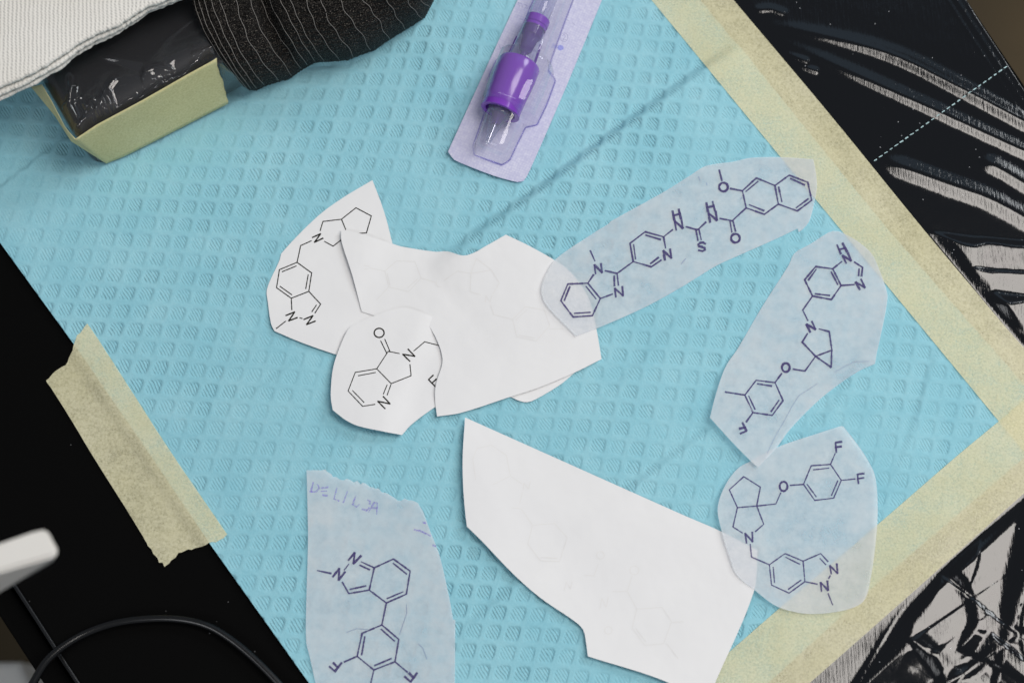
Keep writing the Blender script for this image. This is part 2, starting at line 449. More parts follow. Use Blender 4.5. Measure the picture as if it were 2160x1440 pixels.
LA = np.array(P(375 + 38.6, 510 + 2.0, PAD_Z)) - np.array(P(375, 510, PAD_Z))
LB = np.array(P(375 - 11.4, 510 + 36.6, PAD_Z)) - np.array(P(375, 510, PAD_Z))
LO = np.array(P(375, 510, PAD_Z))
LI = np.linalg.inv(np.stack([LA, LB], 1))
def build_pad():
    left = [(-260, 120), (-120, 340), (0, 512), (157, 728), (300, 935), (443, 1147), (652, 1440), (710, 1522)]
    right = [(1370, -130), (1477, 0), (1870, 480), (2160, 810), (2236, 900), (2160, 965), (1853, 1227), (1620, 1440), (1535, 1522)]
    lw = np.array(PL(left, PAD_Z)); rw = np.array(PL(right, PAD_Z))
    ytop = float(P(1080, -125, PAD_Z)[1]); ybot = float(P(1080, 1515, PAD_Z)[1])
    NY, NX = 780, 960
    ys = np.linspace(ytop, ybot, NY)
    lx = np.interp(-ys, -lw[:, 1], lw[:, 0]); rx = np.interp(-ys, -rw[:, 1], rw[:, 0])
    t = np.linspace(0, 1, NX)
    X = lx[:, None] + (rx - lx)[:, None] * t[None, :]
    Y = np.repeat(ys[:, None], NX, 1)
    dx, dy = X - LO[0], Y - LO[1]
    U = LI[0, 0] * dx + LI[0, 1] * dy; Vv = LI[1, 0] * dx + LI[1, 1] * dy
    wx = fbm(X * 18 + 5, Y * 18 + 70, 2); wy = fbm(X * 18 + 95, Y * 18 + 33, 2)
    U = U + 0.75 * (wx - 0.4); Vv = Vv + 0.75 * (wy - 0.4)
    fu = U - np.round(U); fv = Vv - np.round(Vv)
    ci = np.round(U).astype(int); cj = np.round(Vv).astype(int)
    h1 = _perm[ci % 256, cj % 256]; h2 = _perm[(ci * 7 + 3) % 256, (cj * 13 + 5) % 256]
    jit = fbm(X * 700, Y * 700, 2) - 0.38
    hx = 0.375 + 0.03 * (h1 - 0.5); 
    r = (np.abs((fu - 0.02) / hx) ** 4.5 + np.abs((fv - 0.01) / 0.365) ** 4.5) ** (1 / 4.5) + 0.10 * jit
    inside = 1 - sstep(0.80, 1.06, r)
    sweep = sstep(-0.55, 0.45, fu - fv * 0.35)            # deepest at the upper right corner of each cell
    amp = (0.55 + 0.55 * h2) * (0.55 + 0.9 * fbm(X * 30 + 9, Y * 30 + 2, 2))
    amp = amp * (1.0 - 0.30 * sstep(0.0, 0.12, X))
    amp = amp * (0.58 + 0.42 * sstep(0.22, 0.50, fbm(X * 26 + 3, Y * 26 + 61, 3)))
    depth = 0.48 * MM * amp
    groove = np.exp(-((r - 0.98) / 0.13) ** 2) * sstep(-0.25, 0.3, fu - fv * 0.2)
    lip = np.exp(-((r - 1.12) / 0.10) ** 2)
    Z = PAD_Z + pad_smooth(X, Y) - depth * inside * (0.45 + 0.75 * sweep) + 0.04 * MM * lip * amp - 0.18 * MM * groove
    Z = Z + 0.10 * MM * (fbm(X * 260, Y * 260, 2) - 0.4)
    cell = inside * np.clip(amp, 0, 1.3)
    o = grid_mesh("absorbent_pad", X, Y, Z, M['pad'], None, {"cell": cell}, (U, Vv), skirt=0.9 * MM)
    tag(o, "creased light blue absorbent pad embossed with rows of small hatched squares", "pad")
build_pad()

# ------------------------------------------------------------------ black plastic film on the right
def fold(X, Y, pxs, w, slope=0.34, dec=14.0, seed=0.0):
    """one steep face along a line, tapering to both ends, easing off gently behind it"""
    d, sd, fr = pline_dist(X, Y, PL([tuple(p) for p in spline(pxs, 5)]))
    ww = w * MM * (0.25 + 0.95 * np.sin(np.pi * np.clip(fr, 0.02, 0.98)) ** 0.7) * (0.75 + 0.5 * vnoise(fr * 5 + seed, fr * 0 + 2))
    d1 = d * sd
    return slope * ww * sstep(0, 1, d1 / ww) * np.exp(-np.clip(d1 - ww, 0, None) / (dec * MM)) * sstep(0.0, 0.06, fr) * sstep(1.0, 0.94, fr)
def ridge(X, Y, pxs, h, w, asym=1.0, fade=0.25):
    d, sd, fr = pline_dist(X, Y, PL([tuple(p) for p in spline(pxs, 5)]))
    ww = np.where(sd > 0, w * asym, w)
    e = sstep(0, fade, fr) if fade else 1
    return h * MM * e * np.exp(-(d / (ww * MM)) ** 2)
def build_film():
    x0 = float(P(1360, 0)[0]); x1 = 0.235
    y1 = float(P(1080, -60)[1]); y0 = float(P(1080, 1530)[1])
    NY, NX = 620, 400
    edge = np.array(PL([(1960, -110), (2036, -2), (2160, 190), (2500, 700)]))
    ys = np.linspace(y1, y0, NY)
    inner = np.array(PL([(1380, -110), (1470, 0), (1870, 480), (2150, 800), (2230, 900), (2150, 960), (1850, 1215), (1610, 1440), (1510, 1540)]))
    lx = np.interp(-ys, -inner[:, 1], inner[:, 0]) - 0.004
    ex = np.interp(-ys, -edge[:, 1], edge[:, 0]); rx = np.minimum(ex + 0.006, x1)
    t = np.linspace(0, 1, NX)
    X = lx[:, None] + (rx - lx)[:, None] * t; Y = np.repeat(ys[:, None], NX, 1)
    Z = np.zeros_like(X)
    lower = sstep(0.055, -0.02, Y)      # the crumpled lower half
    # two long tension folds at the top
    Z += ridge(X, Y, [(1590, 52), (1690, 66), (1870, 112), (2010, 178), (2170, 262), (2300, 330)], 0.62, 2.3, 1.0, 0.5)
    Z += ridge(X, Y, [(1590, 60), (1740, 128), (1860, 182), (1990, 240), (2160, 318), (2300, 380)], 0.42, 2.2, 1.0, 0.4)
    Z += ridge(X, Y, [(1845, 338), (1900, 352), (2000, 388), (2090, 420), (2200, 478), (2300, 520)], 0.52, 2.9, 1.0, 0.25)
    Z += ridge(X, Y, [(2060, 335), (2110, 355), (2180, 395), (2300, 450)], 0.50, 2.7, 1.0, 0.25)
    Z += ridge(X, Y, [(1600, 22), (1625, 20), (1650, 28)], 0.25, 1.3, 1, 0)
    Z += ridge(X, Y, [(1640, 118), (1660, 118), (1700, 130)], 0.3, 1.3, 1, 0)
    Z += ridge(X, Y, [(1650, 137), (1672, 138), (1720, 150)], 0.25, 1.2, 1, 0)
    # middle fan of pleats at the tape edge
    Z += fold(X, Y, [(2260, 512), (2110, 500), (2030, 492), (1945, 482)], 3.4, 0.27, 24, 1.0)
    Z += fold(X, Y, [(2260, 578), (2120, 570), (2080, 566), (2010, 560)], 1.2, 0.27, 19, 5.0)
    Z += fold(X, Y, [(2270, 640), (2140, 618), (2080, 608), (2030, 588)], 3.6, 0.27, 24, 2.0)
    Z += fold(X, Y, [(2270, 745), (2180, 708), (2130, 682), (2078, 640)], 3.6, 0.27, 22, 3.0)
    Z += fold(X, Y, [(2270, 800), (2200, 756), (2150, 726), (2118, 706)], 2.4, 0.27, 22, 4.0)
    # big folds in the lower corner
    Z += fold(X, Y, [(2180, 1000), (2150, 1070), (2112, 1190), (2098, 1300), (2075, 1480)], 6.0, 0.27, 34, 1.5)
    Z += fold(X, Y, [(1955, 1205), (1990, 1228), (2022, 1268), (2030, 1315), (2008, 1368)], 4.6, 0.27, 24, 2.5)
    Z += fold(X, Y, [(2082, 1325), (2040, 1380), (1985, 1412), (1915, 1480)], 5.8, 0.27, 29, 3.5)
    Z += fold(X, Y, [(1975, 1195), (1935, 1245), (1870, 1325), (1770, 1470)], 5.6, 0.27, 34, 4.5)
    Z += fold(X, Y, [(1908, 1352), (1945, 1405), (1985, 1460)], 3.4, 0.27, 19, 5.5)
    Z += fold(X, Y, [(2030, 1265), (2062, 1200), (2072, 1150), (2090, 1100)], 1.2, 0.27, 19, 6.5)
    Z += fold(X, Y, [(2160, 1240), (2140, 1320), (2150, 1400), (2180, 1460)], 1.6, 0.27, 19, 7.5)
    Z += ridge(X, Y, [(1945, 1225), (1890, 1300), (1800, 1450)], 0.22, 0.7, 1.0, 0.05)
    # crumple: ridged noise, strongest around (1940, 1340)
    cx, cy = P(1950, 1330)
    g = np.exp(-(((X - cx) / 0.020) ** 2 + ((Y - cy) / 0.020) ** 2))
    cr = np.abs(fbm(X * 48 + 3, Y * 48 + 8, 3) - 0.44)
    Z += (0.006 + 0.36 * g) * lower * 1.1 * MM * (0.12 - np.clip(cr, 0, 0.12)) / 0.12 * 0.55
    u = X * math.cos(0.95) + Y * math.sin(0.95); v = -X * math.sin(0.95) + Y * math.cos(0.95)
    Z += lower * 0.28 * MM * (np.abs(fbm(u * 8 + 7, v * 30 + 2, 2) - 0.38))
    u = X * math.cos(-0.45) + Y * math.sin(-0.45); v = -X * math.sin(-0.45) + Y * math.cos(-0.45)
    Z += (1 - lower) * 0.5 * MM * (fbm(u * 9 + 11, v * 40 + 5, 2) - 0.4)
    # dead flat under the pad and tape, dropping over the table edge on the far right
    d, sd, fr = pline_dist(X, Y, PL([(1547, -10), (1945, 480), (2160, 733), (2290, 890), (2160, 1040), (1980, 1200), (1707, 1440), (1600, 1540)]))
    Z *= np.where(sd > 0, sstep(0.0, 5 * MM, d), 0.0)
    Z = np.clip(Z, -0.1 * MM, None)
    over = X - ex[:, None]
    Z += 0.07 * MM * np.exp(-((over + 0.0032) / 0.0009) ** 2) * (ys > 0.04)[:, None] + 0.04 * MM * np.exp(-((over + 0.0062) / 0.0007) ** 2) * (ys > 0.04)[:, None]
    Z += np.where(over > 0, -np.minimum(over * 3.0, 0.02), 0)
    o = grid_mesh("plastic_film", X, Y, Z + 0.10 * MM, M['film'])
    tag(o, "glossy black plastic film with long wrinkles, spread right of the blue pad", "film")
    # the perforation: short pale slits lying in a row across the film
    a = np.array((1841, 342)); b = np.array((2137, 131)); n = 27
    me = None
    for i in range(n):
        c = a + (b - a) * (i + 0.5) / n
        w = V(*c); e = V(*(a + (b - a) * (i + 0.5) / n + (b - a) / np.linalg.norm(b - a) * 5.2))
        # height of the film there
        iy = int(np.argmin(np.abs(ys - w.y))); ix = int(np.argmin(np.abs(X[iy] - w.x)))
        iy2 = int(np.argmin(np.abs(ys - e.y))); ix2 = int(np.argmin(np.abs(X[iy2] - e.x)))
        z = float(Z[iy, ix]) + 0.16 * MM; dz = float(Z[iy2, ix2]) - float(Z[iy, ix])
        if me is None:
            L, B = 0.80 * MM, 0.17 * MM
            me = bpy.data.meshes.new("slit")
            pts = [(-L, 0, 0), (-L * .7, B, 0), (L * .6, B * 0.8, 0), (L, 0, 0), (L * .7, -B, 0), (-L * .6, -B * .8, 0)]
            me.from_pydata([(x, y, 0.06 * MM) for x, y, _ in pts] + [(x * 1.1, y * 1.3, -0.08 * MM) for x, y, _ in pts],
                           [], [(5, 4, 3, 2, 1, 0)] + [(k, (k + 1) % 6, 6 + (k + 1) % 6, 6 + k) for k in range(6)])
            me.materials.append(M['slit'])
        s = bpy.data.objects.new("slit", me); COL.objects.link(s); s.parent = o
        s.location = (w.x, w.y, z)
        d = e - w
        s.rotation_euler = (0, -math.atan2(dz, d.length), math.atan2(d.y, d.x) + random.uniform(-.12, .12))
        k = random.uniform(0.72, 1.08); s.scale = (k, random.uniform(.7, 1.2), 1)
build_film()

# ------------------------------------------------------------------ sheets: paper, stencils, tape
def inside_poly(x, y, pts):
    c = False; j = len(pts) - 1
    for i in range(len(pts)):
        xi, yi = pts[i]; xj, yj = pts[j]
        if (yi > y) != (yj > y) and x < (xj - xi) * (y - yi) / (yj - yi) + xi: c = not c
        j = i
    return c
def smooth_outline(pts, step=7.0, keep=38):
    """resample a pixel outline; round the gentle corners, keep the sharp ones"""
    n = len(pts); out = []
    for i in range(n):
        p0, p1, p2, p3 = (np.array(pts[(i + k) % n], float) for k in (-1, 0, 1, 2))
        def sharp(a, b, c):
            u, v = b - a, c - b
            ang = abs(math.degrees(math.atan2(u[0] * v[1] - u[1] * v[0], u @ v))); return ang > keep
        L = np.linalg.norm(p2 - p1)
        m1 = (p2 - p1) if sharp(p0, p1, p2) else (p2 - p0) / (np.linalg.norm(p2 - p0) + 1e-9) * L
        m2 = (p2 - p1) if sharp(p1, p2, p3) else (p3 - p1) / (np.linalg.norm(p3 - p1) + 1e-9) * L
        k = max(1, int(L / step))
        for j in range(k):
            t = j / k
            out.append(tuple((2*t**3-3*t**2+1)*p1 + (t**3-2*t**2+t)*m1 + (-2*t**3+3*t**2)*p2 + (t**3-t**2)*m2))
    return out
class Sheet:
    """a thin sheet traced in the photo: outline in pixels, resting height and lifted edges in mm"""
    def __init__(s, name, outline, base, lifts, mat, thick=0.10, step=2.6, follow=1.0, jag=None, keep=38):
        s.base = PAD_Z + base * MM; s.follow = follow
        s.lifts = []
        for (ax, ay, bx, by, amp, *pw) in lifts:
            A = np.array(P(ax, ay, s.base)); B = np.array(P(bx, by, s.base))
            s.lifts.append((A, B - A, amp * MM, pw[0] if pw else 0))
        ol = smooth_outline(outline, keep=keep)
        if jag: ol = jag(ol)
        s.px = ol
        w = [s.at(*p) for p in ol]
        pts = [(v.x, v.y) for v in w]
        xs = [p[0] for p in pts]; ys = [p[1] for p in pts]
        st = step * MM; inner = []
        d = np.array(pts); r = 0
        y = min(ys) + st * .5
        while y < max(ys):
            x = min(xs) + st * (.25 + .5 * (r % 2))
            while x < max(xs):
                if inside_poly(x, y, pts) and np.min(np.hypot(d[:, 0] - x, d[:, 1] - y)) > st * 0.45: inner.append((x, y))
                x += st
            y += st * .87; r += 1
        co = [Vector(p) for p in pts + inner]
        n = len(pts)
        vo, eo, fo, *_ = geometry.delaunay_2d_cdt(co, [(i, (i + 1) % n) for i in range(n)], [list(range(n))], 1, 1e-7)
        X = np.array([v.x for v in vo]); Y = np.array([v.y for v in vo]); Z = s.f(X, Y)
        k = len(vo)
        fs = []
        for f in fo:
            a, b, c = f
            if (X[b]-X[a])*(Y[c]-Y[a]) - (Y[b]-Y[a])*(X[c]-X[a]) < 0: f = (a, c, b)
            fs.append(tuple(f))
        cnt = {}
        for f in fs:
            for i in range(len(f)): cnt[(f[i], f[(i+1) % len(f)])] = 1
        rim = [(a, b) for (a, b) in cnt if (b, a) not in cnt]
        verts = [(x, y, z) for x, y, z in zip(X, Y, Z)] + [(x, y, z - thick * MM) for x, y, z in zip(X, Y, Z)]
        faces = fs + [tuple(k + i for i in reversed(f)) for f in fs] + [(b, a, k + a, k + b) for a, b in rim]
        s.obj = pydata(name, verts, faces, mat, smooth=False)
        me = s.obj.data
        me.polygons.foreach_set("use_smooth", [i < 2 * len(fs) for i in range(len(faces))])
        # hard edge along the cut: split shading there
        s.obj.data.update()
        sm = s.obj.modifiers.new("edge", 'EDGE_SPLIT'); sm.split_angle = math.radians(50)
    def f(s, x, y):
        z = s.base + s.follow * pad_smooth(x, y)
        for A, D, amp, pw in s.lifts:
            t = np.clip(((x - A[0]) * D[0] + (y - A[1]) * D[1]) / (D @ D), 0, None)
            t1 = np.minimum(t, 1)
            z = z + amp * (t1 * t1 * (3 - 2 * t1) if pw == 0 else np.minimum(t, 1.6) ** pw)
        return z
    def at(s, px, py, off=0.0):
        x, y = P(px, py, s.base)
        for _ in range(2):
            z = float(s.f(np.array(x), np.array(y))) + off; x, y = P(px, py, z)
        return Vector((float(x), float(y), z))
    PIECE = {"bond_lines": "bond_line", "lettering": "letter", "stray_marks": "stray_mark", "stamp": "stamp_mark", "show_through_print": "show_through_line", "printed_marks": "printed_mark"}
    def ink(s, name, strokes, width, mat, wobble=0.0, off=0.035, parent=None):
        """print in photo pixels: strokes that touch make one piece, each piece one part of the sheet"""
        def dense(st):
            q = []
            for a, b in zip(st[:-1], st[1:]):
                k = max(2, int(math.dist(a, b) / 1.0)); q += [(a[0] + (b[0] - a[0]) * i / k, a[1] + (b[1] - a[1]) * i / k) for i in range(k + 1)]
            return np.array(q)
        D = [dense(st) for st in strokes]; grp = list(range(len(strokes)))
        for i in range(len(D)):
            for j in range(i):
                if grp[i] != grp[j] and np.min(np.hypot(D[i][:, None, 0] - D[j][None, :, 0], D[i][:, None, 1] - D[j][None, :, 1])) < width * 0.55:
                    a, b = grp[i], grp[j]; grp = [b if g == a else g for g in grp]
        out = None
        for gi in dict.fromkeys(grp):
            out = s.ink_piece(s.PIECE.get(name, name), [st for st, g in zip(strokes, grp) if g == gi], width, mat, wobble, off + 0.004 * (gi % 5), parent)
            if parent: out.matrix_parent_inverse = parent.matrix_basis.inverted()
        return out
    def ink_piece(s, name, strokes, width, mat, wobble, off, parent):
        V_, F_ = [], []
        for si, st in enumerate(strokes):
            w = width
            if isinstance(st, tuple) and isinstance(st[0], (int, float)): w, st = st
            pts = [np.array(st[0], float)]
            for a, b in zip(st[:-1], st[1:]):
                a = np.array(a, float); b = np.array(b, float)
                k = max(1, int(np.linalg.norm(b - a) / 9))
                for j in range(1, k + 1): pts.append(a + (b - a) * j / k)
            # extend the ends by a third of the width so that joints close
            closed = np.linalg.norm(pts[0] - pts[-1]) < 0.5
            if not closed:
                d0 = pts[0] - pts[1]; d1 = pts[-1] - pts[-2]
                pts[0] = pts[0] + d0 / (np.linalg.norm(d0) + 1e-9) * w * .3
                pts[-1] = pts[-1] + d1 / (np.linalg.norm(d1) + 1e-9) * w * .3
            for a, b in zip(pts[:-1], pts[1:]):
                d = b - a; L = np.linalg.norm(d)
                if L < 1e-6: continue
                d /= L; nrm = np.array((-d[1], d[0]))
                wa = w * .5 * (1 + wobble * random.uniform(-1, 1)); e = w * .18
                base = len(V_); o_ = off * MM + (si % 7) * 0.0022 * MM + (len(F_) % 3) * 0.0007 * MM
                for q in (a - d * e + nrm * wa * .8, a - d * e - nrm * wa * .8, b + d * e - nrm * wa, b + d * e + nrm * wa):
                    V_.append(s.at(q[0], q[1], o_))
                F_.append((base, base + 1, base + 2, base + 3))
        o = pydata(name, V_, F_, mat, parent or s.obj, smooth=False)
        return o
def tr(ox, oy, k):
    return lambda lst: [[(ox + x / k, oy + y / k) for x, y in st] for st in lst]
def ell(cx, cy, rx, ry=None, n=20, rot=0.0):
    ry = ry or rx
    return [(cx + rx * math.cos(2*math.pi*i/n) * math.cos(rot) - ry * math.sin(2*math.pi*i/n) * math.sin(rot),
             cy + rx * math.cos(2*math.pi*i/n) * math.sin(rot) + ry * math.sin(2*math.pi*i/n) * math.cos(rot)) for i in range(n + 1)]
def ring(*p): return list(p) + [p[0]]

# --- white paper with the first printed molecule (lowest of the heap)
s1 = Sheet("paper_cutout", [(785.5, 380), (801, 420), (814, 459), (828, 514), (846, 580), (838, 650), (800, 735), (770, 765), (710, 748), (633, 721), (579, 698), (572, 684), (565, 637), (563, 610), (590, 548), (593, 535), (667, 459), (719, 420)],
           0.30, [(650, 620, 615, 715, 0.8)], M['paper'])
tag(s1.obj, "white paper cutout printed with a thin black molecule ending in a pentagon, leftmost", "paper", "cut paper molecules on the pad")
t = tr(550, 370, 3.6)
s1.ink("bond_lines", t([[(645, 410), (613, 333), (723, 246), (840, 308), (803, 436), (740, 441)], [(613, 333), (472, 350), (452, 418)], [(485, 502), (550, 537), (640, 468)],
    [(383, 497), (303, 533), (276, 660)], ring((276, 660), (387, 740), (365, 880), (232, 932), (120, 852), (142, 715)),
    [(268, 688), (165, 730)], [(360, 755), (342, 858)], [(235, 905), (148, 843)], [(365, 880), (455, 977), (413, 1042)], [(422, 985), (390, 1032)],
    [(232, 932), (236, 1018)], [(298, 1081), (313, 1085)], [(188, 1107), (120, 1160)]]), 2.4, M['ink_black'])
s1.ink("lettering", t([[(395, 470), (455, 443), (408, 508), (470, 478)], [(193, 1062), (258, 1036), (212, 1104), (275, 1080)], [(330, 1092), (397, 1064), (348, 1132), (412, 1106)]]), 3.4, M['ink_black'])

# --- ketone paper: its tip over the blank paper, its far end under it
s2 = Sheet("paper_cutout", [(789, 666), (819, 655), (841, 649), (863, 650), (884, 656), (930, 675), (1050, 725), (1170, 745), (1206, 772), (1213, 785), (1183, 810), (1137, 838), (1112, 848), (1090, 843), (1077, 837), (1000, 835), (945, 842), (918.5, 857.5), (869, 894), (848, 917), (811, 910), (756, 898), (730, 886), (702, 864.5), (698, 841), (698, 817), (702, 779), (711, 747), (734, 695), (750, 683)],
           2.15, [(872, 700, 925, 716, -1.55), (820, 800, 800, 912, 1.6)], M['paper'])
tag(s2.obj, "round-ended white paper printed with a black molecule with O and two N", "paper", "cut paper molecules on the pad")
t = tr(690, 640, 4.966)
s2.ink("bond_lines", t([[(605, 375), (658, 500)], [(562, 392), (622, 515)], [(755, 523), (640, 500), (520, 683)], [(520, 683), (295, 720), (220, 915), (372, 1075), (498, 1055)],
    [(520, 683), (672, 838), (630, 955)], [(505, 722), (330, 755)], [(268, 912), (385, 1033)], [(628, 852), (590, 945)], [(672, 838), (880, 755), (868, 640)], [(910, 495), (1022, 400), (1190, 444)]])
    + [[(1112, 819.5), (1118, 823.5), (1124, 818.5)]], 2.2, M['ink_black'])
s2.ink("lettering", t([ell(545, 307, 52, 48), [(605, 1098), (530, 1022), (660, 1050), (590, 975)], [(865, 602), (792, 530), (920, 552), (850, 480)],
    [(1135, 870), (1062, 795), (1110, 752)], [(1098, 832), (1142, 792)]]), 3.2, M['ink_black'])

# --- blank boomerang paper (print faintly visible from its back)
s3 = Sheet("blank_paper", [(720, 484), (755, 491), (828, 514), (847, 520), (920, 531), (943, 530), (977, 539), (1000, 533), (1023, 520), (1067, 495), (1113, 517), (1167, 547), (1200, 570), (1227, 603), (1245, 637), (1258, 693), (1269, 757), (1213, 785), (1137, 817), (1075, 837), (973, 870), (922, 878), (918, 847), (919, 813), (933, 767), (932, 747), (923, 720), (907, 690), (884, 657), (873, 664), (800, 668), (788, 665), (763, 657), (743, 580), (720, 507)],
           0.65, [(845, 600, 915, 640, 0.75), (800, 600, 735, 570, 1.1)], M['paper'])
tag(s3.obj, "blank side of a boomerang-shaped white paper lying over the round-ended printed one", "paper", "cut paper molecules on the pad")
t = tr(720, 480, 3)
s3.ink("show_through_print", t([ring((275, 275), (350, 210), (465, 215), (505, 320), (425, 405), (300, 375)), [(180, 255), (275, 275)], [(145, 240), (175, 245)], [(150, 262), (168, 262)], [(300, 375), (225, 455)], [(505, 320), (592, 345)], ell(625, 350, 26),
    [(650, 335), (735, 275), (820, 290)], ring((820, 290), (855, 195), (950, 268)), [(820, 290), (815, 405), (880, 425)], [(950, 268), (1000, 350), (962, 415)], [(912, 470), (915, 432), (943, 472), (952, 430)],
    [(945, 490), (965, 550), (1085, 580)], ring((1085, 580), (1165, 500), (1285, 520), (1320, 620), (1235, 715), (1110, 690)), [(290, 290), (308, 365)], [(482, 325), (420, 380)], [(1108, 580), (1175, 520)], [(1125, 680), (1225, 698)], [(1320, 640), (1400, 640)]]),
    1.9, M['ink_ghost'])

# --- large blank paper at the bottom
s4 = Sheet("blank_paper", [(981, 880), (1160, 960), (1440, 1085), (1523, 1121), (1598, 1160), (1590, 1247), (1508, 1440), (1486, 1490), (1413, 1440), (1240, 1383), (1235, 1347), (1230, 1327), (1213, 1310), (1140, 1260), (1083, 1210), (1013, 1137), (985, 1110), (982, 1087), (977, 1027), (976, 960)],
           1.15, [(1120, 1080, 985, 1100, 0.9), (1300, 1250, 1180, 1330, 0.7), (1350, 1270, 1450, 1400, 1.1)], M['paper'], follow=0.3)
tag(s4.obj, "large blank white paper wedge, the biggest one, reaching the bottom of the picture", "paper", "cut paper molecules on the pad")
t = tr(720, 960, 3)
s4.ink("show_through_print", t([[(950, -65), (860, -45), (832, 20), (850, 150)], [(950, -65), (1045, 0), (1070, 130), (960, 185)], [(1070, 130), (1140, 178)], [(1150, 215), (1155, 175), (1185, 212), (1195, 170)], [(1130, 300), (1145, 235)], [(1080, 330), (1140, 338), (1210, 440)],
    ring((1210, 440), (1350, 430), (1430, 520), (1380, 670), (1260, 665), (1180, 560)), [(1265, 645), (1365, 650)], ell(1640, 630, 24), [(1540, 755), (1600, 760), (1625, 690)], ell(1855, 725, 28),
    [(1720, 860), (1810, 858), (1840, 762)], [(1810, 858), (1870, 970)], ring((1870, 970), (2030, 960), (2090, 1050), (2040, 1190), (1920, 1200), (1840, 1090)), [(1865, 1095), (1925, 1175)], [(2090, 1055), (2165, 1050)],
    [(1410, 850), (1425, 800), (1450, 845), (1460, 800)], [(1635, 970), (1650, 900), (1675, 960), (1690, 895)], ell(1690, 1105, 24), [(2060, 1190), (2130, 1280)]]), 1.8, M['ink_ghost'])

# --- translucent stencils
t1 = Sheet("stencil", [(1170.5, 548), (1151, 580), (1142, 608), (1145.5, 630), (1157, 649), (1215, 709), (1259, 692.5), (1362, 647), (1440, 604), (1512, 560), (1560, 538), (1640, 502.5), (1682, 482), (1685, 490), (1694, 483), (1707, 467), (1719.5, 419.5), (1723.5, 391), (1719.5, 354), (1715.5, 336), (1647.6, 331.6), (1584, 333), (1547, 341), (1489.5, 350), (1456, 370), (1400, 405), (1287, 467.5), (1285, 471), (1248, 494)],
           0.45, [(1330, 560, 1230, 620, 1.35), (1230, 640, 1165, 660, 0.7)], M['stencil'], 0.05)
tag(t1.obj, "long pale translucent stencil with a violet molecule of many rings, upper right", "stencil", "translucent stencils with violet molecules")
t = tr(1140, 330, 3.6); u = tr(1400, 330, 6.262)
t1.ink("bond_lines", t([ring((208, 968), (360, 962), (455, 1078), (395, 1208), (248, 1218), (155, 1095)), [(222, 990), (183, 1090)], [(348, 988), (420, 1078)], [(262, 1190), (375, 1183)], [(360, 962), (402, 900)], [(412, 790), (380, 718)],
    [(495, 868), (582, 888), (592, 975)], [(560, 910), (562, 980)], [(545, 1045), (455, 1078)], [(582, 888), (705, 798)], [(950, 692), (935, 610), (795, 572), (680, 660), (705, 798), (842, 838), (915, 788)], [(838, 812), (895, 768)], [(708, 672), (722, 775)], [(802, 598), (910, 630)], [(935, 610), (1002, 558)]])
    + u([[(300, 930), (425, 965), (452, 1105)], [(465, 962), (495, 1095)], [(425, 965), (455, 965), (555, 870)], [(748, 820), (905, 850), (1090, 680)], [(875, 850), (900, 995)], [(915, 850), (948, 985)],
    ring((1090, 680), (1040, 455), (1225, 285), (1470, 385), (1515, 630), (1330, 765)), [(1470, 385), (1658, 248), (1905, 342), (1955, 580), (1765, 720), (1515, 630)], [(1090, 460), (1240, 335)], [(1520, 410), (1560, 592)], [(1135, 640), (1320, 715)], [(1680, 295), (1858, 375)], [(1905, 565), (1755, 675)], [(1040, 455), (885, 425)], [(768, 315), (735, 185)]]), 3.8, M['ink_stencil'], 0.25)
t1.ink("lettering", t([[(418, 885), (410, 822), (468, 882), (460, 818)], [(572, 1062), (565, 1000), (628, 1058), (622, 992)], [(945, 782), (932, 715), (995, 772), (985, 708)]])
    + u([[(118, 728), (138, 828)], [(200, 705), (225, 810)], [(130, 780), (215, 758)], [(165, 965), (145, 850), (255, 950), (235, 840)], [(545, 1150), (520, 1135), (480, 1140), (455, 1162), (465, 1185), (510, 1195), (545, 1212), (548, 1235), (510, 1250), (470, 1240)],
    [(565, 620), (585, 725)], [(648, 605), (675, 710)], [(575, 672), (660, 655)], [(612, 862), (592, 748), (705, 845), (688, 735)], ell(948, 1080, 58), ell(790, 405, 58)]), 5.2, M['ink_stencil'], 0.2)
t1.ink("stray_marks", u([[(565, 350), (572, 380)], [(460, 265), (480, 320)], [(1010, 570), (1035, 540)], [(235, 1415), (290, 1350)]]), 1.4, M['ink_scratch'])

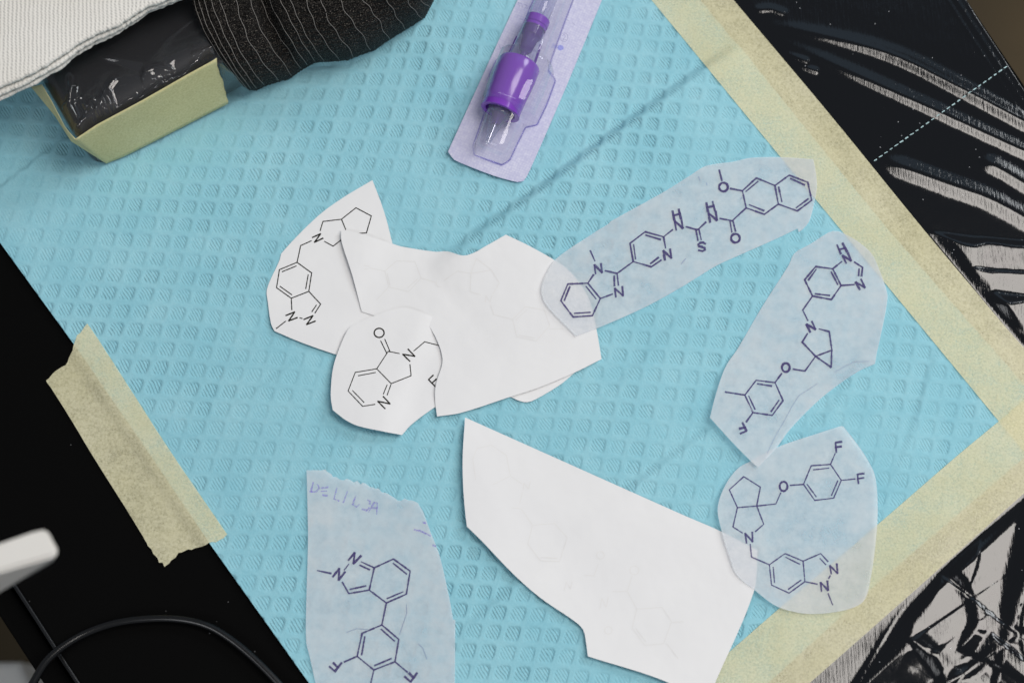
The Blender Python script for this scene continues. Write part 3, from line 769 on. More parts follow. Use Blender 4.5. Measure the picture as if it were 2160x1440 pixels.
t3 = Sheet("stencil", [(1774.7, 898), (1719, 915.6), (1639.5, 942.7), (1582.5, 972.5), (1557, 987), (1531, 1021), (1514, 1069), (1521, 1115), (1537, 1169), (1554, 1211.6), (1591, 1243), (1636.6, 1277), (1682, 1291), (1716, 1294), (1756, 1291), (1802, 1280), (1824.5, 1263), (1836, 1223), (1847, 1146), (1851.5, 1075), (1846, 1004), (1827, 964), (1799, 924), (1779, 899)],
           1.35, [(1640, 1120, 1530, 1160, 1.1), (1700, 960, 1690, 915, 0.7)], M['stencil'], 0.05, follow=0.6)
tag(t3.obj, "rounded translucent stencil with a violet molecule bearing two F, lying across the lower tape", "stencil", "translucent stencils with violet molecules")
t = tr(1500, 890, 3.5135)
t3.ink("bond_lines", t([ring((242, 403), (365, 480), (338, 620), (195, 632), (135, 500)), [(195, 632), (162, 775), (230, 818)], [(338, 620), (390, 755), (330, 808)], [(338, 620), (480, 605), (515, 525)], [(588, 467), (685, 460)],
    ring((685, 460), (742, 322), (885, 312), (965, 430), (908, 562), (768, 578)), [(760, 352), (870, 340)], [(938, 435), (893, 540)], [(712, 460), (778, 550)], [(885, 312), (918, 235)], [(965, 430), (1065, 420)], [(290, 905), (300, 998), (432, 1055)],
    ring((432, 1055), (548, 972), (682, 1028), (695, 1180), (578, 1265), (448, 1205)), [(555, 1000), (655, 1050)], [(665, 1170), (575, 1235)], [(460, 1075), (470, 1185)], [(682, 1028), (812, 972), (865, 1030)], [(808, 1010), (848, 1052)], [(882, 1138), (872, 1155)], [(785, 1198), (695, 1180)], [(868, 1270), (900, 1350)]]), 3.0, M['ink_stencil'], 0.2)
t3.ink("lettering", t([[(262, 890), (252, 822), (308, 885), (305, 818)], ell(537, 475, 29, 35), [(928, 220), (922, 150), (965, 145)], [(924, 185), (962, 180)], [(1092, 450), (1085, 385), (1130, 380)], [(1088, 418), (1128, 412)], [(890, 1118), (880, 1060), (938, 1120), (932, 1052)], [(818, 1248), (812, 1185), (868, 1245), (862, 1178)]]), 4.7, M['ink_stencil'], 0.2)

t2 = Sheet("stencil", [(1748, 490), (1708.5, 515), (1675, 535), (1664, 558.5), (1608.5, 645.5), (1553, 740), (1537, 762), (1525, 786), (1509.5, 833), (1497.4, 880.4), (1548, 936), (1587, 975), (1599, 985), (1638, 943.6), (1665, 907), (1714, 856), (1752.5, 823), (1809, 784), (1846, 767), (1850, 743), (1857, 712), (1870, 647), (1871.5, 618), (1853, 564), (1838, 534), (1808.5, 508.5), (1786, 495.5), (1770, 488), (1758, 487)],
           0.45, [(1690, 770, 1560, 940, 2.6)], M['stencil'], 0.05, follow=0.6)
tag(t2.obj, "slanting translucent stencil with a violet molecule from HN down to F, by the right tape", "stencil", "translucent stencils with violet molecules")
t = tr(1490, 490, 5.4); u = tr(1490, 720, 5.1425)
t2.ink("bond_lines", t([ring((1440, 415), (1245, 390), (1120, 540), (1210, 725), (1425, 765), (1535, 605)), [(1248, 425), (1165, 540)], [(1425, 455), (1495, 590)], [(1245, 700), (1400, 718)], [(1440, 415), (1540, 335)], [(1690, 340), (1780, 400), (1768, 495)], [(1740, 420), (1735, 490)], [(1680, 595), (1535, 605)], [(1210, 725), (1098, 885), (1155, 1000)], [(1150, 1155), (1092, 1250)], [(1290, 1100), (1400, 1130), (1430, 1340)]])
    + u([[(1041, 8), (1185, 160)], ring((1360, 95), (1185, 160), (1355, 280)), [(1185, 160), (1070, 320), (945, 300)], [(815, 350), (745, 445)], ring((745, 445), (540, 420), (418, 580), (505, 770), (715, 800), (832, 640)), [(558, 458), (705, 482)], [(462, 595), (525, 730)], [(785, 640), (705, 755)], [(418, 580), (210, 548)], [(505, 770), (435, 868)]]), 3.8, M['ink_stencil'], 0.25)
t2.ink("lettering", t([[(1492, 150), (1530, 240)], [(1555, 130), (1600, 215)], [(1515, 195), (1580, 180)], [(1590, 345), (1550, 262), (1650, 325), (1615, 240)], [(1745, 645), (1700, 565), (1808, 630), (1765, 540)], [(1180, 1130), (1140, 1045), (1245, 1105), (1205, 1020)]])
    + u([ell(862, 282, 42, 48), [(395, 885), (435, 970), (375, 995)], [(420, 932), (365, 942)]]), 5.2, M['ink_stencil'], 0.2)
t2.ink("stray_marks", u([[(660, 1210), (740, 1040), (850, 850), (930, 700), (1010, 580), (1110, 520), (1205, 455)], [(1395, 330), (1500, 270), (1600, 220), (1760, 215)]]), 0.9, M['ink_scratch'])

def torn_top(ol):
    out = []
    for x, y in ol:
        if 680 < x < 890 and y < 1075 and y < 1000 + (x - 680) * 0.36:
            y += random.uniform(-4, 3); x += random.uniform(-1.5, 1.5)
        out.append((x, y))
    return out
t4 = Sheet("stencil", [(646.4, 991), (684.7, 993), (704, 1007), (745.4, 1015), (793, 1029.5), (831.7, 1050), (882.8, 1058), (889, 1069.5), (908, 1120.5), (927.5, 1171.7), (946.7, 1254.7), (956, 1306), (960.4, 1306.5), (959.5, 1440), (958, 1500), (680, 1500), (665.6, 1440), (652.8, 1382.5), (646, 1354), (645.7, 1283.5), (649.6, 1139.7), (648, 1044)],
           0.40, [(780, 1200, 640, 1190, 0.7), (800, 1090, 800, 1030, 0.4)], M['stencil'], 0.05, jag=torn_top)
tag(t4.obj, "translucent stencil with torn top edge, violet stamp and molecule, cut by the bottom edge", "stencil", "translucent stencils with violet molecules")
t = tr(640, 980, 3.1304)
t4.ink("bond_lines", t([[(298, 657), (272, 690)], [(95, 697), (180, 715)], [(385, 640), (468, 678)], [(375, 662), (435, 690)], ring((468, 678), (595, 620), (705, 700), (680, 852), (548, 910), (435, 825)), [(595, 650), (680, 718)], [(655, 838), (555, 880)], [(435, 825), (300, 848), (258, 775)], [(410, 798), (310, 820)], [(548, 910), (518, 1055)],
    ring((518, 1055), (630, 1150), (605, 1298), (465, 1352), (355, 1262), (388, 1110)), [(515, 1085), (600, 1160)], [(578, 1278), (472, 1322)], [(385, 1250), (405, 1135)], [(355, 1262), (272, 1298)], [(605, 1298), (685, 1365)], [(465, 1352), (445, 1440), (438, 1500)]]), 3.7, M['ink_stencil'], 0.25)
t4.ink("lettering", t([[(300, 625), (340, 578), (330, 652), (378, 602)], [(197, 735), (237, 682), (233, 760), (273, 708)], [(250, 1308), (208, 1362), (175, 1332)], [(228, 1336), (200, 1308)], [(748, 1375), (708, 1430), (672, 1398)], [(728, 1404), (700, 1375)]]), 5.2, M['ink_stencil'], 0.2)
t4.ink("stray_marks", t([[(285, 1105), (350, 1080), (425, 1085)], [(680, 920), (682, 980), (635, 1115)], [(760, 1180), (790, 1210), (815, 1280)]]), 1.2, M['ink_scratch'])
t4.ink("stamp", t([[(64, 118), (50, 175)], [(92, 128), (106, 152), (82, 178), (45, 175)], [(122, 152), (160, 148)], [(120, 174), (152, 172)], [(130, 200), (155, 202)], [(220, 155), (202, 225), (215, 228)], [(228, 233), (232, 236)], [(290, 178), (264, 246)], [(345, 205), (325, 262), (352, 278), (368, 262)],
    [(425, 232), (440, 240), (438, 255)], [(390, 292), (420, 300), (432, 285)], [(432, 308), (468, 246), (488, 252), (484, 322)], [(450, 282), (486, 285)], [(790, 378), (806, 382)], [(735, 428), (785, 440), (836, 466)], [(770, 430), (800, 452)], [(856, 530), (870, 534)]]), 3.6, M['ink_stamp'], 0.4)

# ------------------------------------------------------------------ masking tape
class TapeSheet(Sheet):
    """tape lies on the pad and steps down to the film or table past the pad's edge"""
    pad_poly = PL([(710, 1522), (652, 1440), (443, 1147), (157, 728), (0, 512), (-260, 120), (-260, -130), (1370, -130), (1477, 0), (1870, 480), (2160, 810), (2236, 900), (2160, 965), (1853, 1227), (1620, 1440), (1535, 1522)], PAD_Z)
    def f(s, x, y):
        x = np.asarray(x, float); y = np.asarray(y, float)
        d, _, _ = pline_dist(x, y, s.pad_poly + [s.pad_poly[0]])
        xf, yf = np.atleast_1d(x).ravel(), np.atleast_1d(y).ravel()
        ins = np.array([inside_poly(a, b, s.pad_poly) for a, b in zip(xf, yf)]).reshape(np.shape(x))
        sd = np.where(ins, d, -d)
        on = sstep(-3.6 * MM, -1.3 * MM, sd)
        wr = 0.10 * MM * fbm(x * 120, y * 120, 2)
        return s.z_off + wr + 0.32 * MM * (1 - on) + (PAD_Z + 0.20 * MM + np.clip(pad_smooth(x, y), -1, 1)) * on
def tape(name, outline, z_off, jag=None):
    TapeSheet.z_off = z_off * MM
    return TapeSheet(name, outline, 0.0, [], M['tape'], 0.08, step=1.7, jag=jag, keep=25)
tp = tape("masking_tape", [(1318, -70), (1374, 0), (1440, 80), (1600, 275), (1770, 480), (1867, 597), (2000, 758), (2107, 888), (2196, 995), (2330, 905), (2160, 733), (2050, 605), (1945, 480), (1745, 235), (1547, 0), (1490, -70)], 0.0)
tag(tp.obj, "cream masking tape strip along the right edge of the blue pad", "tape", "masking tape strips")
tp = tape("masking_tape", [(2260, 757), (2160, 843), (2107, 888), (2020, 960), (1852, 1105), (1643, 1283), (1535, 1377), (1380, 1512), (1622, 1512), (1707, 1440), (1980, 1200), (2160, 1040), (2270, 940)], 0.12)
tag(tp.obj, "cream masking tape strip along the lower right edge, over the other strip's end", "tape", "masking tape strips")
def torn_ends(ol):
    out = []
    for x, y in ol:
        if y < 815 and x < 183 or y > 1135: x += random.uniform(-1.6, 1.6); y += random.uniform(-2.6, 2.6)
        out.append((x, y))
    return out
tp = tape("masking_tape", [(184, 682), (205, 712), (276, 822), (360, 952), (479, 1126), (472, 1134), (455, 1141), (440, 1146), (420, 1155), (398, 1159), (376, 1166), (362, 1180), (348, 1193), (332, 1178), (265, 1071), (195, 960), (150, 885), (97, 801), (110, 790), (138, 770), (147, 752), (155, 730), (160, 712)], 0.0, torn_ends)
tag(tp.obj, "short mottled masking tape piece with torn ends, left, half on black table", "tape", "masking tape strips")

# ------------------------------------------------------------------ black armrest in cling film, with tape round its side
AH = 0.027
FILM_WRINKLES = [([(146, 148), (154, 186), (148, 222), (164, 262), (180, 286)], 1.1, 0.9), ([(166, 204), (178, 218), (190, 236)], 0.9, 0.7), ([(198, 204), (205, 226), (214, 252)], 0.9, 0.7),
    ([(224, 192), (232, 215), (240, 244)], 1.0, 0.8), ([(296, 172), (322, 166), (350, 170)], 1.0, 1.2), ([(300, 158), (330, 150), (368, 156)], 1.0, 1.1), ([(190, 112), (260, 128), (330, 140)], 0.5, 1.2),
    ([(330, 190), (390, 152), (450, 116)], 0.8, 1.0), ([(400, 120), (430, 108), (455, 108)], 0.7, 0.8), ([(130, 210), (150, 250), (160, 285)], 0.8, 0.9), ([(250, 225), (290, 205), (330, 184)], 0.7, 0.8)]
_r = random.Random(5)
for _i in range(16):                                       # thin pulls fanning out from the taped corner and edge
    _a = _r.uniform(-1.45, -0.35); _l = _r.uniform(40, 120)
    _x = _r.uniform(150, 400); _y = 288 - (_x - 160) * 0.57 + _r.uniform(-14, 2)
    _b = _a if _x < 230 else _r.uniform(-0.75, -0.3)
    FILM_WRINKLES.append(([(_x, _y), (_x + _l * .5 * math.cos(_b), _y + _l * .5 * math.sin(_b)), (_x + _l * math.cos(_b + .12), _y + _l * math.sin(_b + .12))], _r.uniform(0.35, 0.75), _r.uniform(0.45, 0.75)))
def build_armrest():
    root = empty("armrest", V(222, 343, 0.0))
    c0 = V(196, 322, 0.0)                                  # front left corner on the pad
    c0 = V(222, 340, 0.0)
    topA = V(160, 293, AH); topB = V(455, 125, AH); topL = V(95, 182, AH)
    ea = (topB - topA).to_2d().normalized(); el = (topL - topA).to_2d().normalized()
    org = topA.to_2d()
    z0 = PAD_Z + 0.4 * MM
    def surf(n_u, n_v, grow, wrinkle):
        prof = [(0.0, z0), (0.0, 0.012), (0.0, 0.019), (0.0005, 0.0222), (0.0018, 0.0247), (0.0040, 0.0263), (0.0068, AH)]
        def samp(n, length):
            a = [p[0] for p in prof] + [length]; z = [p[1] for p in prof] + [AH]
            s = np.concatenate([[0], np.cumsum(np.hypot(np.diff(a), np.diff(z)))])
            q = np.linspace(0, s[-1], n); return np.interp(q, s, a), np.interp(q, s, z)
        u, zu = samp(n_u, 0.105); v, zv = samp(n_v, 0.075)
        UU, VV = np.meshgrid(u, v, indexing='ij'); ZU, ZV = np.meshgrid(zu, zv, indexing='ij')
        Z = np.minimum(ZU, ZV)
        # round the plan corner a little
        R = 0.006
        k = np.clip(R - UU, 0, R); l = np.clip(R - VV, 0, R); q = np.hypot(k, l)
        sc = np.where((k > 0) & (l > 0) & (q > R), R / np.maximum(q, 1e-9), 1)
        UU2 = np.where((k > 0) & (l > 0), R - k * sc, UU); VV2 = np.where((k > 0) & (l > 0), R - l * sc, VV)
        X = org.x + UU2 * ea.x + VV2 * el.x; Y = org.y + UU2 * ea.y + VV2 * el.y
        if grow or wrinkle:
            gx = np.where(ZU <= ZV, 1, 0) * sstep(AH, AH - 0.006, Z); gy = np.where(ZV <= ZU, 1, 0) * sstep(AH, AH - 0.006, Z)
            amp = grow
            if wrinkle:
                WX = org.x + UU2 * ea.x + VV2 * el.x; WY = org.y + UU2 * ea.y + VV2 * el.y
                rg = 0
                for pl, hgt, wid in FILM_WRINKLES:
                    d, _, fr = pline_dist(WX, WY, PL(pl, AH))
                    rg = rg + 1.7 * hgt * MM * np.exp(-(d / (1.35 * wid * MM)) ** 2) * (0.6 + 0.7 * vnoise(fr * 2.5 + hgt * 50, fr * 0 + 3)) * sstep(0, 0.15, fr) * sstep(1, 0.85, fr)
                rg = rg + 0.30 * MM * np.clip(0.07 - np.abs(fbm(UU * 34 + 13, VV * 120 + 5, 2) - 0.40), 0, 1) / 0.07
                amp = grow + rg * sstep(AH - 0.006, AH - 0.0008, Z)
            X = X - amp * (gx * ea.x + gy * el.x); Y = Y - amp * (gx * ea.y + gy * el.y)
            Z = Z + amp * sstep(AH - 0.008, AH, Z)
        L = np.array(root.location)
        return X - L[0], Y - L[1], Z - L[2]
    X, Y, Z = surf(60, 60, 0, False); grid_mesh("cushion", X[::-1], Y[::-1], Z[::-1], M['armrest'], root)
    X, Y, Z = surf(460, 400, 0.35 * MM, True); grid_mesh("cling_film", X[::-1], Y[::-1], Z[::-1], M['cling'], root)
    # loose flap of film reaching down to the pad, right of the tape
    n = 26; m = 14
    top = [(460, 130), (468, 136), (474, 140), (480, 145)]; bot = [(484, 222), (496, 212), (510, 202), (528, 191)]
    s = np.linspace(0, 1, n); k = np.linspace(0, 1, 4)
    Tx = np.interp(s, k, [p[0] for p in top]); Ty = np.interp(s, k, [p[1] for p in top])
    Bx = np.interp(s, k, [p[0] for p in bot]); By = np.interp(s, k, [p[1] for p in bot])
    gx = np.zeros((m, n)); gy = gx.copy(); gz = gx.copy()
    for i in range(m):
        f = i / (m - 1); z = 0.0265 * (1 - f) ** 1.0 + 0.0026 * f
        zz = z + 0.0011 * np.sin(s * 38 + f * 3) * math.sin(math.pi * f) 
        x, y = P(Tx * (1 - f) + Bx * f, Ty * (1 - f) + By * f, z)
        gx[i], gy[i], gz[i] = x, y, zz
    L = root.location
    grid_mesh("film_flap", gx - L.x, gy - L.y, gz - L.z, M['cling'], root)
    tag(root, "black armrest corner wrapped in shiny cling film, below the towel", "armrest")
build_armrest()

def strip(name, topl, botl, mat, rows=10, per=8, thick=0.12, torn=0.0):
    """ribbon between two pixel polylines that carry their own heights (px, py, z)"""
    n = (len(topl) - 1) * per + 1
    k = np.linspace(0, len(topl) - 1, n); i = np.arange(len(topl))
    T = np.stack([np.interp(k, i, [p[c] for p in topl]) for c in range(3)], 1)
    B = np.stack([np.interp(k, i, [p[c] for p in botl]) for c in range(3)], 1)
    G = np.zeros((rows, n, 3))
    for r in range(rows):
        f = r / (rows - 1)
        q = T * (1 - f) + B * f
        if torn: q[0, 0] += random.uniform(-torn, torn); q[0, 1] += random.uniform(-torn, torn)
        x, y = P(q[:, 0], q[:, 1], q[:, 2]); G[r] = np.stack([x, y, q[:, 2]], 1)
    o = grid_mesh(name, G[..., 0], G[..., 1], G[..., 2] + 0.12 * MM * (vnoise(G[..., 0] * 200, G[..., 1] * 200) - .5), mat)
    md = o.modifiers.new("thickness", 'SOLIDIFY'); md.thickness = thick * MM; md.offset = 0
    return o
tz = AH + 1.3 * MM
o = strip("masking_tape", [(455, 125, tz), (400, 155, tz), (300, 212, tz), (205, 263, tz), (158, 294, tz), (137, 268, tz - .001), (108, 212, tz - .002), (88, 178, tz - .002)],
          [(483, 218, .0035), (428, 246, .003), (330, 296, .003), (262, 330, .0026), (224, 345, .0026), (150, 298, .017), (117, 246, .018), (66, 184, .018)], M['tape_lightened'], torn=2.5, rows=16)
tag(o, "yellowish masking tape wrapped round the side of the cling-filmed armrest", "tape", "masking tape strips")

# ------------------------------------------------------------------ black crepe bandage roll
def build_bandage():
    root = empty("bandage_wrap", V(600, 60, 0.0))
    sil = [(512, 182), (526, 191), (540, 192), (562, 182), (612, 167), (640, 146), (662, 134), (690, 131), (735, 128), (790, 106), (850, 68), (896, 38), (914, 6), (925, -30)]
    sx = [p[0] for p in sil]
    nk, nt = 260, 150
    kk = np.linspace(0, 1, nk); tt = np.linspace(-0.35, 1, nt)
    L = np.array(root.location)
    def surf(k, t, off=0.0):
        arc = np.interp(k, np.linspace(0, 1, len(sil)), np.arange(len(sil)))
        bx = np.interp(arc, np.arange(len(sil)), sx); by = np.interp(arc, np.arange(len(sil)), [p[1] for p in sil])
        lean = 116 * (1 - k) + 70 * k
        tx = bx - lean; ty = -75.0
        tc = np.clip(t, 0, 1)
        px = tx + lean * np.where(t > 0, tc ** (2.1 - 0.8 * k), 0.35 * t); py = ty + (by - ty) * t ** 1.0
        step = 0.0012 * sstep(0.36, 0.40, k + 0.05 * t) + 0.0008 * sstep(0.70, 0.73, k - 0.1 * t)
        lip = 0.0012 * np.exp(-(k / 0.03) ** 2) * -1
        h = 0.034 + step + lip + 0.0014 * (vnoise(k * 9 + 2, t * 3 + 3) - .5)
        h = h * (1 - 0.20 * np.exp(-((k + 0.04 * t - 0.40) / 0.045) ** 2) + 0.05 * np.exp(-((k - 0.2) / 0.1) ** 2))
        z = 0.0022 + h * np.sqrt(np.clip(1 - np.clip(np.abs(t), 0, 1) ** 2.2, 0, 1)) + off
        x, y = P(px, py, z)
        return x, y, z
    K, T = np.meshgrid(kk, tt, indexing='ij')
    X, Y, Z = surf(K, T)
    Z = Z + 0.00055 * (vnoise(K * 420, T * 160) - .5) + 0.0004 * (vnoise(K * 190, T * 80) - .5) + 0.00025 * np.sin(T * 120 + 4 * vnoise(K * 30, T * 20))
    grid_mesh("crepe", X - L[0], Y - L[1], Z - L[2], M['bandage'], root)
    # rolled left edge closing down into the roll
    # white elastic threads, one per hoop
    for i in range(19):
        k0 = 0.015 + i * 0.0515 + random.uniform(-.004, .004)
        ts = np.linspace(-0.2, 0.985, 46)
        ks = k0 + 0.004 * np.sin(ts * 9 + i) + 0.0025 * np.sin(ts * 31 + 2 * i)
        x, y, z = surf(ks, ts, 0.00028)
        tube("thread", [(x[j], y[j], z[j] + random.uniform(-.00010, .00004)) for j in range(len(ts))], 0.000085, M['thread'], root, 5, L)
    tag(root, "black crepe bandage wrap with thin white elastic threads, top edge", "bandage")
build_bandage()

# ------------------------------------------------------------------ white towel, folded in layers
def build_towel():
    root = empty("towel", V(100, 40, 0.04))
    L = np.array(root.location)
    edge = [(470, -40), (372, -6), (312, 16), (276, 38), (246, 57), (204, 74), (160, 98), (128, 122), (66, 158), (0, 186), (-80, 230)]
    for li, (dy, dx, z, th) in enumerate([(0, 0, 0.044, 0.0020), (13, 5, 0.0415, 0.0018), (25, 2, 0.039, 0.0018)]):
        n, m = 170, 60
        k = np.linspace(0, 1, n); i = np.linspace(0, 1, len(edge))
        ex = np.interp(k, i, [p[0] for p in edge]) + dx + 3.0 * (vnoise(k * 24 + 9 * li, k * 0 + li) - .5)
        ey = np.interp(k, i, [p[1] for p in edge]) + dy * (0.35 + 0.75 * k) + 3.0 * (vnoise(k * 60 + 5 * li, k * 0 + 3 + li) - .5)
        rows = []
        for j in range(m):
            # first rows run round the rolled edge, from below to the top
            if j < 12:
                a = math.pi * (j / 11 - 0.5); inset = th * 0.5 * (1 - math.cos(a)); zz = z + th * 0.5 * math.sin(a)
            else:
                inset = th * .5 + 0.075 * ((j - 11) / (m - 12)); zz = z + th * 0.5
            x, y = P(ex, ey, z)
            nx, ny = -0.50, 0.86
            X = x + nx * inset; Y = y + ny * inset
            Zr = zz + 0.0016 * (fbm(X * 28 + li, Y * 28, 2) - .4) * min(1, inset / 0.01)
            rows.append(np.stack([X, Y, Zr + 0 * X], 1))
        G = np.array(rows)
        o = grid_mesh("towel_layer", G[..., 0] - L[0], G[..., 1] - L[1], G[..., 2] - L[2], M['towel'], root)
    tag(root, "off-white ribbed towel folded in layers, in the upper left corner", "towel")
build_towel()

# ------------------------------------------------------------------ sterile pack with the purple needle cartridge
A0 = V(1176, -40, 0.0075); A1 = V(1030, 318, 0.0075)
ax = (A1 - A0); AXL = ax.length; ax = ax.normalized(); side = Vector((ax.y, -ax.x, 0)).normalized()
if side.x < 0: side = -side
up = Vector((0, 0, 1))
def axis_t(px, py, z=0.0075):
    return (V(px, py, z) - A0).dot(ax)
def build_pack():
    root = empty("sterile_pack", V(1100, 200, 0))
    L = root.location
    card = Sheet("backing_paper", [(1121, -60), (1092, 0), (1040, 112), (945, 320), (952, 330), (958, 337), (970, 343), (1040, 370), (1092, 384), (1104, 382), (1112, 371), (1185, 205), (1265, 12), (1292, -55)],
                 0.55, [(1060, 330, 960, 330, 0.8), (1080, 330, 1085, 385, 0.6)], M['tyvek'], 0.18, keep=30)
    card.obj.parent = root; card.obj.matrix_parent_inverse = root.matrix_basis.inverted()
    zf = PAD_Z + 0.75 * MM
    # flap of clear film at the top right corner
    # blister: half-width and height along the axis
    T = lambda px, py: axis_t(px, py)
    st = [  # t, half width, height
        (T(1176, -40), 0.0052, 0.0120), (T(1150, 25), 0.0054, 0.0120), (T(1123, 92), 0.0058, 0.0124), (T(1110, 118), 0.0062, 0.0128),
        (T(1103, 130), 0.0090, 0.0156), (T(1083, 182), 0.0092, 0.0158), (T(1066, 226), 0.0088, 0.0154), (T(1061, 238), 0.0062, 0.0112),
        (T(1046, 276), 0.0058, 0.0100), (T(1034, 308), 0.0056, 0.0092), (T(1031, 316), 0.0050, 0.0080), (T(1029, 321), 0.0044, 0.0040), (T(1028, 324), 0.0041, 0.0)]
    ts = np.concatenate([np.linspace(st[0][0], st[-3][0], 90), np.linspace(st[-3][0], st[-1][0], 10)[1:]])
    hw = np.interp(ts, [s[0] for s in st], [s[1] for s in st]); hh = np.interp(ts, [s[0] for s in st], [s[2] for s in st])
    n = 40; verts = []; faces = []
    # the pocket is wider on its right side around the grip
    for t, w, h in zip(ts, hw, hh):
        for j in range(n + 1):
            a = math.pi * j / n
            ca, sa = math.cos(a), math.sin(a)
            x = -math.copysign(abs(ca) ** 0.55, ca) * w * (1.12 if ca < 0 else 1.0)
            z = abs(sa) ** 0.62 * h
            if j in (0, n): x *= 1.10
            p = A0 + ax * t + side * (x + 0.0004); p.z = zf + z
            verts.append(p - L)
    m = n + 1
    for i in range(len(ts) - 1):
        for j in range(n): faces.append((i * m + j, (i + 1) * m + j, (i + 1) * m + j + 1, i * m + j + 1))
    bl = pydata("blister", verts, faces, M['clear'], root)
    # flange: a clear sheet sealed on the card, with a raised bead round the pocket
    bead = []
    for sgn in (-1, 1):
        for t, w in zip(ts, hw):
            pass
    pts = [A0 + ax * t + side * (-w * 1.10) for t, w in zip(ts, hw)] + [A0 + ax * t + side * (w * 1.12 * 1.10) for t, w in list(zip(ts, hw))[::-1]]
    tube('seal_bead', [(p.x, p.y, zf + 0.0002) for p in pts], 0.00022, M['clear_violet'], root, 6, L)
    # faint marks printed on the card
    mk = [ell(1190, 79, 8, 9), [(1186, 76), (1190, 73), (1193, 77), (1187, 84), (1194, 84)]]
    mk += [[(1093, 6), (1096, 14)], [(1093, 6), (1100, 8)], [(1101, 9), (1102, 16)], [(1106, 10), (1112, 12), (1108, 17), (1113, 18)], [(1118, 13), (1117, 19)], [(1207, 48), (1212, 52)], [(1196, 42), (1199, 45)], [(1096, 40), (1104, 42)], [(1052, 94), (1056, 104), (1062, 98)]]
    mkm = mat_ink("faint_pack_print", (0.40, 0.40, 0.62), 0.35)
    q = card.ink("printed_marks", mk, 1.1, mkm, 0.2, parent=root)
    q = card.ink("violet_spot", [ell(1182, 101, 4.5, 3.5), ell(1180, 101, 2, 1.5), ell(1185, 102, 2, 1.5)], 4.5, mat_ink("pale_violet_spot", (0.36, 0.38, 0.80), 0.5), parent=root)
    tag(root, "lavender paper-backed clear blister pack holding the purple cartridge", "blister pack")
build_pack()

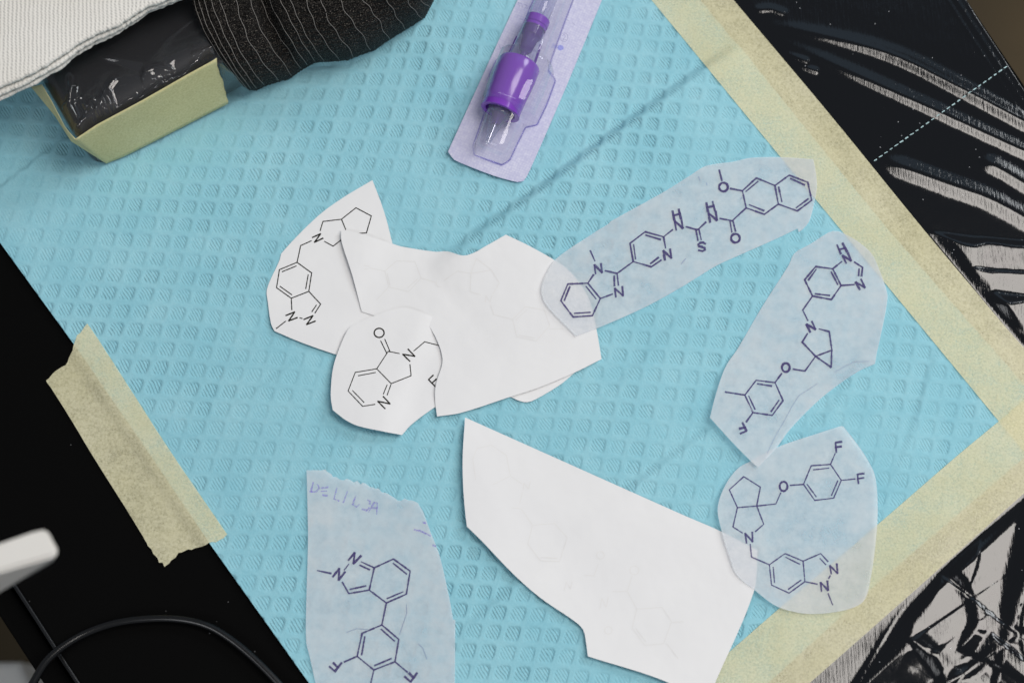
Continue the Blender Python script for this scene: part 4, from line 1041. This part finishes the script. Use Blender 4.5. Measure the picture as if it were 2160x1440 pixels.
def lathe(name, prof, mat, parent, n=40, cz=0.0, L=None, off=0.0):
    """prof: list of (t along the axis in m, radius)"""
    verts, faces = [], []
    for t, r in prof:
        for j in range(n):
            a = 2 * math.pi * j / n
            p = A0 + ax * t + side * (math.cos(a) * r + off); p.z = cz + math.sin(a) * r
            verts.append(p - L)
    for i in range(len(prof) - 1):
        for j in range(n):
            faces.append((i * n + j, i * n + (j + 1) % n, (i + 1) * n + (j + 1) % n, (i + 1) * n + j))
    o = pydata(name, verts, faces, mat, parent)
    md = o.modifiers.new("edges", 'EDGE_SPLIT'); md.split_angle = math.radians(38)
    return o
def build_cartridge():
    root = empty("needle_cartridge", V(1085, 170, PAD_Z + 0.75 * MM))
    L = root.location.copy()
    cz = PAD_Z + 0.8 * MM + 0.0072
    root.location += Vector((-0.0014, -0.0010, 0))
    T = lambda px, py: axis_t(px, py)
    z = lambda t, r: (t, r)
    # grip: barrel, a little wider at the back, thin rolled front rim
    g0, g1 = T(1100, 128), T(1058, 234)
    prof = [(g0 + .0002, 0.0030), (g0, 0.0062), (g0 + .0003, 0.0067), (g0 + .0010, 0.0070), (g0 + .005, 0.0071), (g0 + .010, 0.0068), (g1 - .0025, 0.0064), (g1 - .0016, 0.0065), (g1 - .0002, 0.0066), (g1, 0.0060), (g1 - .0003, 0.0050), (g1 - .003, 0.0046)]
    lathe("grip", prof, M['purple'], root, 56, cz, L)
    # collar at the back end
    c0, c1 = T(1141, 36), T(1135, 52)
    lathe("collar", [(c0, 0.0010), (c0, 0.0038), (c0 + .0003, 0.0041), (c1 - .0003, 0.0041), (c1, 0.0038), (c1 + .0004, 0.0038), (c1 + .0006, 0.0040), (c1 + .0010, 0.0040), (c1 + .0012, 0.0037)], M['purple'], root, 44, cz, L)
    # clear barrel between collar and grip
    lathe("barrel", [(c1 + .0010, 0.0040), (c1 + .004, 0.0042), (g0 - .0012, 0.0045), (g0 - .0009, 0.0052), (g0 - .0003, 0.0053), (g0, 0.0051)], M['clear_tube'], root, 44, cz, L)
    # purple plunger inside the barrel
    lathe("plunger", [(c1 + .0008, 0.0036), (c1 + .0040, 0.0035), (c1 + .0048, 0.0027), (c1 + .0095, 0.0021), (c1 + .0105, 0.0012), (g0, 0.0011)], M['purple_tint'], root, 32, cz, L)
    for sgn in (-1, 1):     # the two guide fins along the barrel
        a = [A0 + ax * (c1 + .006) + side * sgn * .0041, A0 + ax * (g0 - .0004) + side * sgn * .0045]
        vs = []
        for p in a:
            for dx, dz in ((-.0004, -.0006), (.0004, -.0006), (.0004, .0006), (-.0004, .0006)):
                q = p + side * dx; q.z = cz + dz; vs.append(q - L)
        pydata("fin", vs, [(0, 1, 2, 3), (7, 6, 5, 4), (0, 4, 5, 1), (1, 5, 6, 2), (2, 6, 7, 3), (3, 7, 4, 0)], M['purple_tint'], root, smooth=False)
    # clear stopper above the collar
    lathe("stopper", [(T(1172, -40), 0.0034), (c0 - .0060, 0.0035), (c0 - .0010, 0.0034), (c0 - .0002, 0.0030)], M['clear_tube'], root, 36, cz, L)
    lathe("stopper_stem", [(T(1172, -40), 0.0012), (c0, 0.0012)], M['clear_tube'], root, 20, cz, L)
    # clear tip: a tapering tube with the needle inside
    lathe("tip", [(g1 - .003, 0.0043), (g1 + .0006, 0.0041), (g1 + .0010, 0.0033), (g1 + .0030, 0.0026), (g1 + .0085, 0.0013), (T(1037, 300), 0.00085), (T(1037, 300) + .0001, 0.0004)], M['clear_tip'], root, 36, cz, L)
    lathe("inner_sleeve", [(g1 - .002, 0.0030), (g1 + .0015, 0.0022), (g1 + .0042, 0.0012)], M['purple_tint'], root, 28, cz, L)
    lathe("needle", [(g1, 0.00042), (g1 + .0085, 0.00042), (T(1037, 303), 0.00008)], M['steel'], root, 12, cz, L)
    tag(root, "purple tattoo needle cartridge with clear tip sealed inside the blister pack", "cartridge")
build_cartridge()

# ------------------------------------------------------------------ cable
pts = [(52, 1475, .006), (72, 1436, .006), (100, 1392, .006), (140, 1358, .005), (190, 1331, .0035), (250, 1312, .0025), (320, 1304, .002), (385, 1306, .0018), (440, 1320, .0018), (490, 1350, .0018), (540, 1392, .0018), (592, 1445, .0018), (640, 1500, .0018)]
o = tube('cable', spline([V(*p) for p in pts], 9), 0.00125, M['cable'], None, 16)
tag(o, "thin black rubber cable arching over the black table in the lower left", "cable")

# ------------------------------------------------------------------ white plastic arm end, held above the table
def build_arm():
    zt = 0.115
    top = [(-160, 1196), (0, 1142), (70, 1118), (92, 1114), (102, 1120), (121, 1156), (121, 1167), (112, 1174), (0, 1206), (-160, 1254)]
    low = [(-160, 1270), (0, 1222), (70, 1192), (88, 1180), (96, 1176), (112, 1178), (112, 1182), (104, 1188), (0, 1248), (-160, 1330)]
    bm = bmesh.new()
    a = [bm.verts.new(V(x, y, zt)) for x, y in top]
    b = [bm.verts.new(V(x, y, zt - 0.016)) for x, y in low]
    n = len(top)
    bm.faces.new(a); bm.faces.new(b[::-1])
    for i in range(n): bm.faces.new((a[i], b[i], b[(i + 1) % n], a[(i + 1) % n]))
    bmesh.ops.recalc_face_normals(bm, faces=bm.faces)
    es = [e for e in bm.edges if all(v in a for v in e.verts)]
    bmesh.ops.bevel(bm, geom=es, offset=0.0008, segments=3, affect='EDGES')
    me = bpy.data.meshes.new("plastic_arm"); bm.to_mesh(me); bm.free()
    o = link("plastic_arm", me, None, M['white_plastic'])
    tag(o, "blurred rounded end of a white plastic arm above the black table, far left", "arm")
build_arm()

# ------------------------------------------------------------------ white box below the table, lower left corner
bp = PL([(-420, 1395), (40, 1395), (120, 1560), (-420, 1800)], -0.30)
o = poly_slab("storage_box", bp, -0.719, -0.30, M['white_plastic'], 0.004)
tag(o, "blurred white box below the table rim in the lower left corner", "box")
